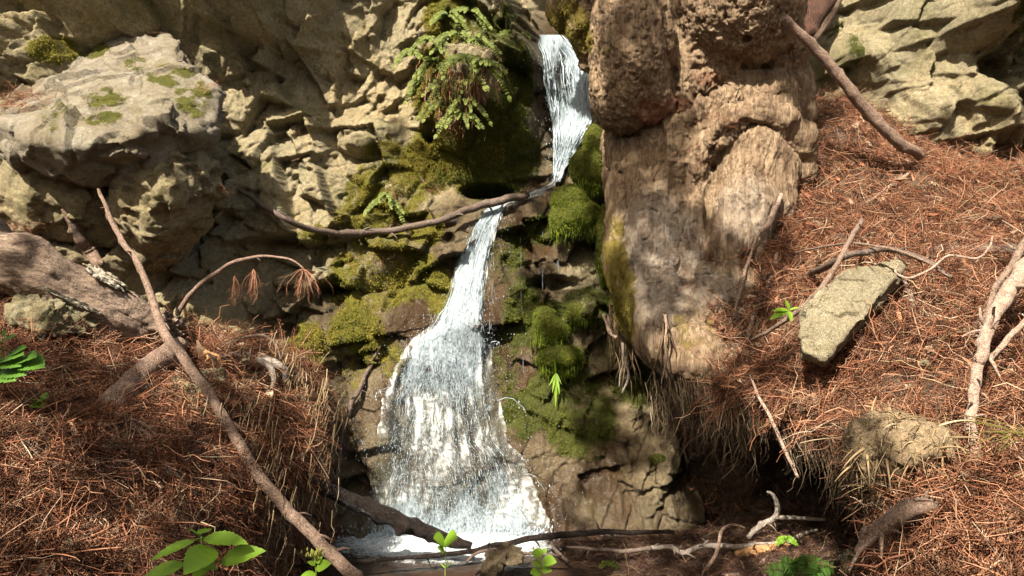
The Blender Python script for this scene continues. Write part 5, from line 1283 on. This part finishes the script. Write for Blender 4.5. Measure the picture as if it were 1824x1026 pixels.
# streambed
S("forked_branch", "grey forked branch propped up in front of the dark hollow", "branch", [(1332,958,3.5,3.5),(1355,938,5,3.5),(1380,920,5,3.48),(1383,895,4.2,3.46),(1376,880,3,3.45),(1366,876,1.8,3.45)], 'stick_grey', n=50, forks=[[(1378,921,4.2,3.48),(1425,923,3.6,3.46),(1470,926,3,3.45)]])
S("stick", "long grey stick lying flat across the streambed litter", "stick", [(1150,978,4.5,3.42),(1190,975,4.5,3.4),(1218,984,5,3.38),(1260,972,5,3.4),(1320,973,5,3.4),(1395,968,5,3.42),(1430,952,3,3.42),(1458,943,2,3.42)], 'stick_grey', n=60, forks=[[(1398,970,3,3.42),(1415,980,3,3.38),(1430,988,2.4,3.36)],[(1250,975,3.5,3.4),(1258,966,2.5,3.4),(1262,962,1.2,3.4)]])
S("stick", "bleached bent twig standing on the streambed litter", "twig", [(1248,1026,3,3.2),(1270,995,3.2,3.25),(1280,968,3,3.3),(1288,943,2.8,3.32),(1305,935,2.4,3.32),(1326,940,1.6,3.32)], 'stick_pale', n=50)
S("driftwood", "pale flat piece of split wood on the streambed litter", "driftwood", [(1310,988,6,3.36),(1350,981,9,3.37),(1400,975,8,3.38)], 'rot', n=26, bark=.3)
S("stick", "short reddish stick on the streambed below the flat driftwood", "stick", [(1330,1024,3,3.15),(1350,1008,4,3.2),(1366,994,3,3.25)], 'stick', n=20)
S("stick", "grey stick lying right of the small bright fern", "stick", [(1462,990,5,3.3),(1500,996,6,3.28),(1540,1000,4,3.26)], 'stick_grey', n=26)
S("stick", "thick brown stick lying behind the small bright fern", "stick", [(1290,1030,6,3.1),(1350,1018,7,3.15),(1400,1000,6,3.22)], 'stick', n=26)
S("stick", "thin black twig rising beside the end of the dam log", "twig", [(977,942,2.4,3.62),(982,962,3,3.58),(990,980,3,3.5),(1012,1000,3,3.4)], 'stick_dark', n=26)
S("stick", "black curved twig arching over the pool outlet", "twig", [(832,1000,2.4,3.3),(850,985,3,3.34),(880,980,3,3.36),(925,985,2.6,3.36),(1000,990,2,3.36)], 'stick_dark', n=36)
S("stick", "dark stick crossing the wet litter at the pool edge", "stick", [(1010,974,2.4,3.46),(1060,978,3,3.44),(1120,982,4,3.4),(1160,976,4,3.4)], 'stick_dark', n=30)
# left bank bits
for lab, mat, pts in [("thin grey twig hanging down the left bank near the short log", 'stick_grey', [(200,690,1.2),(212,720,1.6),(206,750,1.8),(212,780,1.6),(216,812,1.2)]), ("bleached bark strip lying on the left bank litter", 'stick_pale', [(288,818,3),(300,838,7),(315,852,6),(328,866,3)]),
     ("pale broken stick below the orange log end", 'stick_pale', [(222,745,3),(240,762,5),(262,776,5),(272,782,3)]), ("long thin pale root running down the left bank edge", 'stick_pale', [(325,800,1.8),(360,840,2.2),(395,880,2.5),(430,908,2.2),(436,925,1.5)]),
     ("thin pale stick on the litter at the upper left", 'stick_pale', [(2,400,2.4,3.2),(18,414,2.6,3.2),(34,428,2,3.2)]), ("small pale stick lying across litter at the far left", 'stick_pale', [(82,712,2),(110,722,3),(140,735,2)]),
     ("curved dark twig low on the left bank", 'stick_dark', [(160,905,1.5),(165,870,2),(185,850,2),(205,855,1.5)]), ("reddish straight twig on the left bank", 'stick', [(85,880,1.6),(110,890,2),(140,905,1.6)]), ("brown bark chip lying above the short log", 'rot', [(365,628,6,3.36),(385,640,7,3.36),(398,650,4,3.36)])]:
    S("stick", lab, "stick", pts, mat, on='L', n=28, lift=2)
for p_ in ([(1185,560),(1187,585),(1184,605),(1187,640),(1184,660),(1190,672)], ):
    S("root", "white thin forked root dangling in front of the redwood foot", "root", [(x, y, 2.2 - .15 * k, 3.5) for k, (x, y) in enumerate(p_)], 'stick_pale', n=40, forks=[[(1184,660,1.6,3.5),(1179,676,1.2,3.5),(1178,686,.6,3.5)]])
S("root", "pale root hanging below the left edge of the redwood foot", "root", [(1075,560,2.5,4.2),(1085,590,3,4.15),(1098,603,2.5,4.12)], 'stick_pale', n=24)
S("root", "pale forked root tip hanging over the mossy rock under the redwood", "root", [(1108,610,2.5,4.0),(1112,640,2.5,4.0),(1120,665,2.4,4.0),(1116,682,2,4.0),(1108,700,1.2,4.0)], 'stick_grey', n=30, forks=[[(1112,645,1.8,4.0),(1105,665,1.5,4.0),(1103,690,1,4.0)]])

# ================================================================== rocks
def prism(name, label, front, thick, mat, seed, rough=.012, facet=.02, fsize=.16, h=.01, soft=.0015, moss_l=()):
    a = np.array([P(*p) for p in front]); b_ = a + np.array(thick)
    v, f = hull_rock(np.vstack([a, b_]), h, rough, facet, fsize, seed, soft)
    ms = blobs(*proj(v), moss_l) if moss_l else np.zeros(len(v))
    o = mesh_obj(name, v, f, M[mat], attrs={"moss": ms}); tag(o, label, "rock"); return o
prism("slab_rock", "large tan flat-faced slab lying in the redwood litter", [(1424,588,2.98),(1432,548,3.06),(1470,505,3.12),(1495,487,3.16),(1530,470,3.2),(1598,463,3.24),(1616,470,3.24),(1580,508,3.12),(1545,560,3.02),(1508,590,2.96),(1468,640,2.88),(1430,628,2.9)], (.05, .12, -.045), 'slab', 3, .012, .014, .14, .008)
prism("rock", "angular pale rock half buried under the fallen log", [(10,545,2.92),(70,545,2.9),(120,575,2.92),(140,598,2.96),(90,600,2.88),(40,590,2.86),(15,570,2.88)], (.02, .25, .06), 'stone', 4, .015, .04, .14)
prism("rock", "tall narrow pale rock wedged upright behind the long branch", [(303,680,3.0),(325,673,3.02),(345,690,3.0),(352,740,2.95),(345,765,2.92),(325,760,2.92),(310,720,2.95)], (.06, .22, .02), 'stone', 6, .012, .03, .13)
prism("rock", "greenish shaded rock just right of the tall narrow pale rock", [(350,700,3.05),(372,715,3.05),(388,760,3.02),(384,800,2.98),(365,795,2.96),(352,750,3.0)], (.04, .2, .02), 'stone', 7, .012, .03, .13, moss_l=[(370,755,20,50,.5)])
prism("rock", "orange-brown wet rock in the pool outlet", [(872,992,3.2),(895,986,3.22),(925,994,3.22),(930,1004,3.18),(905,1010,3.14),(878,1006,3.14)], (.02, .2, -.02), 'wet_stone', 8, .01, .02, .1)
prism("rock", "small dark rock behind the bright sprig in the streambed", [(850,1015,3.1),(862,998,3.14),(885,1008,3.12),(892,1028,3.06),(850,1030,3.06)], (.02, .15, -.02), 'wet_stone', 9, .01, .02, .1)
prism("rock", "flat olive rock on the streambed at the lower right", [(1495,1022,2.95),(1510,1014,3.0),(1545,1012,3.0),(1552,1024,2.95),(1520,1030,2.9)], (.02, .12, .035), 'stone', 10, .01, .02, .1, moss_l=[(1520,1020,40,14,.45)])
prism("rock", "small dark rock right of the small bright fern", [(1470,1012,3.1),(1485,1002,3.14),(1512,1008,3.1),(1510,1024,3.0),(1475,1026,3.0)], (.02, .15, .0), 'wet_stone', 11, .01, .02, .1)
prism("rock", "dim rounded rock under the stubby broken root", [(1588,1010,2.6),(1610,998,2.62),(1632,1010,2.6),(1630,1030,2.55),(1590,1030,2.55)], (.02, .15, .0), 'stone', 12, .01, .02, .1)
prism("rock", "small rust-coloured stone at the bottom of the streambed", [(868,1022,3.0),(878,1012,3.02),(886,1020,3.0),(880,1032,2.98),(870,1032,2.98)], (.02, .08, -.02), 'wet_stone', 13, .006, .01, .08)
for k, (x, y, s, lab) in enumerate([(1635,445,14,"small yellow stone in the litter above the dark branch end"), (1700,600,9,"small pale stone in the litter left of the pale branch"), (1625,622,9,"white pebble in the litter below the tan slab"), (1645,655,16,"weathered pale root stump stone on the litter"), (1690,735,14,"yellowish pebble beside the lower pale branch"),
      (165,722,12,"greenish pebble on the left bank"), (60,930,7,"tiny tan pebble low on the left bank"), (600,905,16,"tan stone at the wet foot of the cliff behind the long branch"), (575,930,14,"second tan stone at the cliff foot, below the other one"), (470,962,8,"pebble at the foot of the left bank by the pool")]):
    q = np.random.default_rng(k + 50); d0 = hit(x, y)
    pts = [P(x + s * math.cos(a) * q.uniform(.8, 1.2), y + s * .75 * math.sin(a) * q.uniform(.8, 1.2), d0 + .02 * q.uniform(-1, 1)) for a in np.linspace(0, 5.6, 7)]
    pts += [p + np.array([0, -.02 - s * .0008, .004]) for p in pts[::2]] + [p + np.array([0, .04, 0]) for p in pts]
    v, f = hull_rock(pts, .005, .006, .008, .06, k + 50, .002)
    o = mesh_obj("stone", v, f, M['stone' if k != 2 else 'slab']); tag(o, lab, "stone")
bt = Batch(); cq_ = np.random.default_rng(61)
for k in range(46):
    x, y = cq_.uniform(335, 500), cq_.uniform(612, 668); d0 = hit(x, y, 'L')
    if d0 > 9: continue
    place([(v_ * np.array([1, 1.6, 1]), f_) for v_, f_ in FL], P(x, y, d0 - .025)[None], unit(cq_.normal(size=(1, 3))), unit(np.array([[cq_.normal() * .5, -1, 1.0]])), np.array([cq_.uniform(.04, .11)]), cq_, bt)
o = bt.obj("wood_chips", M['dead_leaf']); setting(o, 'stuff', "pale wood chips heaped where the long branch crosses the left bank's top", "wood chips")
# root ball on the right bank
lo = P(1600, 810, 2.15) - .3; G = grid3(lo, lo + .62, .011)
F = smin(s_ell(G, P(1605,790,2.28), (.14, .17, .085)), s_ell(G, P(1575,830,2.30), (.075, .1, .09)), .06); F = smin(F, s_ell(G, P(1600,880,2.34), (.06, .08, .1)), .05)
v, f = surface_nets(F, lo, .011); v, f = rough_up(v, f, .025, .015, .1, 33)
rb = mesh_obj("root_ball", v, f, M['soil_tan'] if 'soil_tan' in M else M['rot2']); tag(rb, "matted tan root ball bulging from the right bank above the hollow", "root ball")
bt = Batch(); p, nn = tri_sample(v, f, 620, r1, lambda c, n: (n[:, 1] < .4) * 1.0)
k = 6; t_ = np.linspace(0, 1, k); d = unit(np.array([-.35, -.3, .1]) + .8 * r1.normal(size=(len(p), 3))); d = unit(d - nn * (d * nn).sum(1, keepdims=True) + .3 * nn)
pp = p[:, None] + d[:, None] * t_[None, :, None] * r1.uniform(.02, .075, (len(p), 1, 1)) + nn[:, None] * .006 + np.array([0, 0, -1]) * (t_ ** 2 * .02)[None, :, None]
bt.add(*tube_batch(pp, r1.uniform(.0007, .0024, (len(p), 1)) * (1.1 - .7 * t_), 3))
p2 = p[:90]; d2 = unit(nn[:90] * .8 + d[:90] + np.array([-.3, -.3, -.5])); pp = p2[:, None] + d2[:, None] * t_[None, :, None] * r1.uniform(.03, .11, (90, 1, 1)) + np.array([0, 0, -.03]) * (t_ ** 2)[None, :, None]; bt.add(*tube_batch(pp, r1.uniform(.002, .005, (90, 1)) * (1.05 - .8 * t_), 5))
bt.obj("rootlets", M['roots'], rb)

# ================================================================== plants
def leaf(base, tip, nor, width, fold=.25, droop=.12, serr=.05, n=20, point=1.3):
    base, tip = np.asarray(base, float), np.asarray(tip, float); ax = tip - base; L = np.linalg.norm(ax); ax /= L
    nor = np.asarray(nor, float); nor = unit(nor - ax * (nor @ ax)); sd = np.cross(nor, ax)
    t_ = np.linspace(0, 1, n); w_ = width * L * np.sin(np.pi * np.clip(t_, 0, 1) ** (1 / point) * .995 + .004) ** .85; w_[-1] = 0
    w_ = w_ * (1 + serr * np.where(np.arange(n) % 2, 1, -1)); rows = []
    for s in (-1, -.55, 0, .55, 1):
        rows.append(base + np.outer(t_ * L, ax) + np.outer(s * w_, sd) + np.outer(fold * np.abs(s) ** 1.3 * w_ - droop * L * t_ ** 2 - .02 * L * np.abs(np.sin(t_ * 17 - abs(s) * 3.0)) * (abs(s) > .2), nor))
    v = np.concatenate(rows); f = []
    for a in range(4):
        for k in range(n - 1): f.append((a * n + k, a * n + k + 1, (a + 1) * n + k + 1, (a + 1) * n + k))
    return v, np.array(f)
def plant(name, label, cat, stem, leaves, d, r_=.0022, width=.28, mat='leaf', group=None, fold=.25, serr=.05, point=1.3, smat='stem'):
    b0 = P(stem[0][0], stem[0][1], d); root = thing(name, b0, label, cat, group)
    sp = smooth_path([P(x, y, d + (z_ if z_ else 0)) for x, y, *zz in stem for z_ in [zz[0] if zz else 0]], 16)
    mesh_obj("stem", *tube(sp, np.linspace(r_, r_ * .6, 16), 7), M[smat], root)
    for (bx, by, tx, ty, dz, *o_) in leaves:
        nrm = o_[0] if o_ else (0, -.6, .9); wd = o_[1] if len(o_) > 1 else width
        bp = P(bx, by, d); v, f = leaf(bp, P(tx, ty, d + dz), nrm, wd, fold, .1, serr, point=point)
        i = np.argmin(np.linalg.norm(sp - bp, axis=1)); pet = smooth_path([sp[i], (sp[i] + bp) / 2 + np.array([0, 0, .002]), bp], 6); pv, pf = tube(pet, r_ * .5, 5)
        bt = Batch(); bt.add(v, f); bt.add(pv, pf); bt.obj("leaf", M[mat], root)
    return root
plant("leafy_plant", "bright yellow-green leafy plant, largest in the foreground at the foot of the left bank", "plant", [(356,1075),(357,1030),(360,985),(358,955)],
  [(347,962,266,992,-.05,(0,-.35,1),.17),(352,952,378,938,.04,(0,-.2,1),.26),(355,955,338,941,-.02,(0,-.4,1),.3),(363,958,439,961,-.03,(-.1,-.4,1),.2),(378,974,330,1016,-.09,(.1,-.9,.5),.32),(393,1000,468,976,-.02,(0,-.6,.8),.22),(328,1003,246,1032,-.05,(0,-.5,.9),.22),(362,1005,385,1012,-.03,(0,-.5,1),.2),(366,1012,345,1030,-.05,(0,-.6,1),.3)], 1.5, .0028)
plant("flowering_sprig", "small green sprig with a greenish flower head in front of the long branch", "plant", [(566,1050),(563,1020),(560,1000)], [(563,1012,588,1002,-.02,(0,-.7,.7),.32),(563,1022,535,1026,-.03,(0,-.5,.9),.3),(562,1006,548,1000,-.01,(0,-.6,.8),.3),(562,1002,574,990,0,(0,-.8,.6),.4)], 2.1, .0018)
fs = [o_ for o_ in COL.objects if o_.name.startswith("flowering_sprig")][-1]
q = np.random.default_rng(4); bt = Batch()
for k in range(44):
    c = P(561 + q.normal(0, 8), 986 + q.normal(0, 3.5), 2.1 + q.normal(0, .012)); v, f = drops(c[None], np.array([q.uniform(.002, .0038)])); bt.add(v, f)
for k in range(9): bt.add(*tube_batch(smooth_path([P(561, 1002, 2.1), P(561 + q.normal(0, 5), 990, 2.1)], 5)[None], np.full((1, 5), .0009), 4))
bt.obj("flower_head", M['bud'] if 'bud' in M else M['leaf'], fs)
plant("seedling", "thin seedling with one rounded leaf on top, standing before the wet black log", "plant", [(793,1040),(793,1010),(794,985),(793,965)], [(792,962,812,956,-.04,(0,-.7,.7),.5),(793,964,775,957,-.04,(0,-.7,.7),.5),(792,982,780,974,-.02,(0,-.6,.8),.42),(793,1012,803,1000,.02,(0,-.6,.8),.08),(793,1012,784,1002,.02,(0,-.6,.8),.08)], 2.3, .0016, fold=.1)
plant("leafy_sprig", "bright green sprig with small round leaves in the streambed", "plant", [(964,1050),(966,1020),(963,1000),(966,985)], [(964,988,948,984,-.02,(0,-.8,.6),.42),(967,985,974,977,0,(0,-.8,.6),.42),(966,998,990,1000,-.03,(0,-.7,.7),.4),(964,1005,950,1003,-.02,(0,-.7,.7),.42),(964,1012,982,1016,-.02,(0,-.7,.7),.42),(963,1018,945,1020,-.02,(0,-.7,.7),.42),(965,990,958,976,0,(0,-.8,.6),.42)], 2.3, .0016, fold=.12)
plant("seedling", "small green seedling with strap leaves just left of the tan slab", "plant", [(1412,566),(1408,558),(1404,550)], [(1404,552,1372,566,-.05,(0,-.7,.7),.14),(1404,552,1377,551,-.03,(0,-.6,.8),.16),(1406,550,1400,534,-.01,(0,-.9,.4),.2),(1406,552,1424,546,-.02,(0,-.6,.8),.16),(1406,554,1410,572,-.05,(0,-.9,.4),.16)], 3.13, .0016)
plant("leafy_plant", "shaded green leafy plant at the left picture edge on the bank", "plant", [(-10,690,.1),(0,650,.05),(4,605)], [(4,606,24,597,-.02,(0,-.5,.9),.4),(2,612,-16,600,-.02,(0,-.5,.9),.4),(8,636,38,628,-.04,(0,-.6,.8),.4),(8,642,34,648,-.05,(0,-.6,.8),.4),(36,640,62,632,-.04,(0,-.6,.8),.38),(40,644,76,650,-.04,(0,-.6,.8),.4),(2,660,24,674,-.06,(0,-.7,.7),.4),(0,640,-20,645,-.06,(0,-.6,.8),.4),(4,600,10,586,0,(0,-.7,.7),.36),(20,630,44,616,-.02,(0,-.6,.8),.36),(10,655,42,664,-.05,(0,-.7,.7),.36)], 2.35, .0018, fold=.15, serr=.12, mat='leaf_d')
plant("seedling", "pale green seedling leaves lying on the left bank litter", "plant", [(62,722),(66,712)], [(66,713,84,706,-.03,(0,-.6,.8),.42),(65,714,52,708,-.03,(0,-.6,.8),.42),(65,716,75,722,-.05,(0,-.6,.8),.4)], 2.45, .0014)
plant("grass_tuft", "bright hanging tuft of grass blades on the mossy rock right of the lower fall", "grass", [(990,664),(991,668)], [(990,664,984,700,-.05,(0,-1,.1),.05),(990,664,990,728,-.05,(0,-1,.1),.04),(991,664,997,702,-.06,(0,-1,.1),.05),(990,664,978,688,-.05,(0,-1,.1),.05),(991,664,1000,684,-.05,(0,-1,.1),.05),(990,666,988,640,-.05,(0,-1,.1),.05)], 4.2, .001, fold=.1, serr=0)
for k, (x, y, d0, lab) in enumerate([(1795, 760, 1.95, "green and yellow grass tuft at the right picture edge on the bank")]):
    q = np.random.default_rng(k); L_ = []
    for j in range(16):
        a = q.uniform(-.5, .6); L_.append((x + 25 + q.normal(0, 8), y + 10 + q.normal(0, 8), x - q.uniform(10, 75), y + q.uniform(-45, 60), -.05 + q.normal(0, .04), (0, -.6, .8), .007))
    plant("grass_tuft", lab, "grass", [(x + 25, y + 20), (x + 25, y + 10)], L_, d0, .001, fold=.1, serr=0, mat='grass')

def frond_mesh(base, dir_, L, npair, lw, ll, r, droop=.5, nor=(0, -1, .35)):
    """fern frond: rachis with paired leaflets"""
    dir_ = unit(np.asarray(dir_, float)); t_ = np.linspace(0, 1, 14); g = np.array([0, 0, -1.0])
    p = np.asarray(base) + np.outer(t_ * L, dir_) + np.outer(droop * L * t_ ** 2, g)
    bt = Batch(); bt.add(*tube_batch(p[None], (.0016 * (1.1 - t_))[None], 3))
    tan = unit(np.gradient(p, axis=0)); nor = np.asarray(nor, float)
    for k in range(1, npair + 1):
        s_ = .14 + .86 * k / (npair + .3); i = min(12, int(s_ * 13)); q_ = p[i] + (p[i + 1] - p[i]) * (s_ * 13 - i)
        sd = unit(np.cross(nor, tan[i]))
        for s in (1, -1):
            l_ = ll * (1 - .55 * s_ ** 2) * r.uniform(.8, 1.1) * (1 if s_ > .3 else .75)
            tp = q_ + (sd * s + tan[i] * r.uniform(.25, .6)) * l_ + g * l_ * .15 + nor * r.normal(0, .12) * l_
            v, f = leaf(q_, tp, nor + r.normal(0, .25, 3), lw, .1, .1, .06, 7, 1.1); bt.add(v, f)
    v, f = leaf(p[-2], p[-1] + tan[-1] * ll * .5, nor, lw, .1, .1, .05, 7); bt.add(v, f)
    return bt
fq = np.random.default_rng(12)
FERN = [(800,28,4,"fern at the very top of the hanging cluster"),(835,20,3,"small fern on the top right of the hanging cluster"),(770,75,4,"fern on the upper left of the hanging cluster"),(815,62,5,"lit fern in the upper middle of the hanging cluster"),(850,75,4,"fern at the upper right of the hanging cluster"),(775,110,5,"bushy fern left of centre in the hanging cluster"),(825,105,5,"bushy fern in the centre of the hanging cluster"),(862,115,4,"fern right of centre near the brown stems"),
        (755,145,4,"fern at the left end of the hanging cluster"),(800,145,5,"big pale fern low in the cluster's middle"),(845,148,5,"dark fern low at the cluster's right"),(790,185,4,"fern hanging under the cluster's middle"),(830,180,4,"fern at the lower right fringe of the cluster"),(822,205,4,"lowest fern at the bottom tip of the cluster"),(735,95,3,"small sparse fern left of the hanging cluster"),(905,60,3,"small fern near the lip of the upper fall"),(690,355,3,"tiny fern on the mossy ledge above the sagging branch")]
for x, y, k, lab in FERN:
    d0 = float(cliff_hit(x, y)) - .03; b0 = P(x, y, d0); root = thing("fern", b0, lab, "fern", "ferns hanging beside the upper fall")
    k += 6
    for j in range(k):
        a = (j + .5) / k * 2 - 1 + fq.normal(0, .15)
        dr = np.array([a * .95, -.55 - .2 * fq.random(), .35 - .45 * abs(a) + fq.normal(0, .15)])
        frond_mesh(b0, dr, (.13 + .09 * fq.random()) * (.6 if k < 4 else 1), 15, .30, .023, fq, .55 + .3 * fq.random()).obj("frond", M['fern'], root)
# dry stems under the ferns
bt = Batch(); hang(bt, [(760,130,4.62),(800,150,4.58),(850,150,4.58),(870,130,4.65)], 150, (.06, .26), r1, .0012, .05, .6)
hang(bt, [(770,200,4.68),(830,215,4.66)], 70, (.05, .2), r1, .0011, .05, .6)
o = bt.obj("dead_fern_stems", M['litter']); setting(o, 'stuff', "brown dead fern stems hanging below the green ferns", "dead stems")
# small bright fern by the hollow and the curly one
b0 = P(1420, 1032, 2.5); root = thing("fern", b0, "small bright green fern on the streambed, its fronds cut by the picture's lower edge", "fern")
for a in (-1.0, -.55, -.1, .35, .8): frond_mesh(b0, (a * .8, -.35, 1.0 - .25 * abs(a)), .16, 18, .11, .042, fq, .35, (0, -1, .5)).obj("frond", M['fern_b'] if 'fern_b' in M else M['leaf'], root)
b0 = P(1398, 966, 3.36); root = thing("fern", b0, "tiny curled bright fern on the grey stick before the hollow", "fern")
for dx in (-1, -.4, .5, 1): frond_mesh(b0, (dx * .6, -.3, .9), .085, 9, .26, .02, fq, .8).obj("frond", M['leaf'], root)
b0 = P(1083, 1012, 3.1); root = thing("fern", b0, "tiny feathery green fern in the wet litter", "fern")
for dx in (-1, -.5, 0, .5, 1): frond_mesh(b0, (dx * .6, -.4, 1.0), .075, 9, .2, .02, fq, .6).obj("frond", M['fern'], root)

# ================================================================== red trunk piece in the hollow at the top right
sp = smooth_path([P(1470,-60,5.0), P(1455,0,4.95), P(1445,35,4.9), P(1435,72,4.85)], 30)
v, f = tube(sp, np.linspace(.12, .05, 30), 20, .3, 4, 6)
o = mesh_obj("redwood_stump", v, f, M['red_bark']); tag(o, "shaggy red bark stub in the dark hollow behind the redwood", "stump")

# ================================================================== unseen, added canopy overhead: leaves and gaps laid out to dapple the sun
LIT = [(400,150,60,60),(440,170,70,60),(590,110,50,60),(600,470,70,60),(540,560,60,50),(690,460,60,60),(740,340,50,40),(480,290,50,50),(590,200,50,60),(420,420,50,40),(250,370,60,50),(170,150,210,95),(50,330,110,90),(50,90,70,60),(300,100,80,60),(470,90,60,40),(520,230,60,40),(560,400,60,40),(300,420,50,40),(120,330,70,50),(655,110,60,110),(730,70,70,90),(840,40,60,60),(620,340,60,50),(560,300,40,40),(650,250,40,30),(760,320,40,40),(800,400,70,30),(700,380,40,40),(650,580,70,110),(480,470,70,40),(600,440,40,40),
  (1010,180,60,140),(830,520,90,220),(800,800,190,200),(990,450,60,40),(1130,900,90,60),(1300,95,90,110),(1335,280,95,120),(1495,100,50,45),(1650,160,60,60),(1740,190,30,90),(1560,250,60,50),(1620,400,190,110),(1680,300,160,50),(1500,560,100,110),(1660,620,190,130),(1780,760,80,200),(1740,930,110,120),(1470,715,90,40),(1600,830,90,70),(1240,620,70,50),
  (100,490,180,70),(330,600,110,60),(340,720,60,60),(100,870,90,60),(350,985,130,80),(560,1005,50,40),(792,975,30,40),(965,1000,40,40),(1420,1005,70,50),(1400,985,50,16),(1560,960,40,40),(850,950,160,25),(430,480,70,50),(1050,280,30,30)]
DAP = .22
cq = np.random.default_rng(23); bt = Batch()
cs = cv.reshape(nzr, nxr, 3)[::4, ::4]; n1r, n2r = cs.shape[:2]; ic = (np.arange(n1r - 1)[:, None] * n2r + np.arange(n2r - 1)[None]).ravel()
B_C = bvh(cs.reshape(-1, 3), np.stack([ic, ic + 1, ic + n2r + 1, ic + n2r], 1))
B_G = bvh(np.array([[-20, -20, 0], [20, -20, 0], [20, 20, 0], [-20, 20, 0]], float), np.array([[0, 1, 2, 3]]))
def sun_lands(p):
    best = None
    for T in (B_R, B_L, B_T, B_BO, B_BL, B_BA, B_C, B_G):
        l, _, _, ds = T.ray_cast(Vector(p.tolist()), Vector((-SUN).tolist()))
        if l is not None and (best is None or ds < best[0]): best = (ds, l)
    return None if best is None else np.array(best[1])
sa = unit(np.cross(SUN, [0, 0, 1.0])); sb = np.cross(SUN, sa); cen = np.array([0, 3.6, 1.1])
SHADE = [(1120,110,75,150),(1160,370,75,150),(1200,520,60,60),(250,800,260,150),(60,760,120,80),(1180,780,90,90),(860,280,80,90),(1420,800,170,50),(1180,985,170,24),(1370,450,60,60),(1620,205,60,40),(1660,510,40,40),(1400,930,120,60),(470,760,70,150)]
NC = 3400; kept = 0; LP, LD = [], []
for k in range(NC):
    tgt = cen + sa * cq.uniform(-3.6, 3.6) + sb * cq.uniform(-2.6, 2.9); c = tgt + SUN * cq.uniform(6.8, 9.0)
    l = sun_lands(c)
    if l is None or l[1] < .5: continue
    a_, b__ = proj(l[None])
    if fbm(np.array([[a_[0] / 90, b__[0] / 90, 0]]), 2, 4)[0] > (9 if blobs(a_, b__, SHADE)[0] > .3 else DAP) - .5 * (a_[0] < 800 and b__[0] < 640): continue
    for q_ in c + cq.normal(0, .07, (8, 3)):
        l = sun_lands(q_)
        if l is None: continue
        a_, b__ = proj(l[None])
        if blobs(a_, b__, LIT)[0] > .08: continue
        LP.append(q_); kept += 1
LP = np.array(LP); dd = unit(cq.normal(size=(kept, 3)))
CL = [(v_ * np.array([1, 2.6, 1]), f_) for v_, f_ in FL]
place(CL, LP - dd * .045, dd, unit(cq.normal(size=(kept, 3)) * .6 + SUN), cq.uniform(.07, .13, kept), cq, bt)
print("shade_leaves", kept)
o = bt.obj("shade_canopy", M['shade_leaves']); setting(o, 'stuff', "unseen redwood leaves added overhead to dapple the sunlight", "shade_leaves")
for o in SC.objects:
    if '_w' in o.keys(): del o['_w']
print("done", round(time.time() - T0, 1), len(SC.objects))
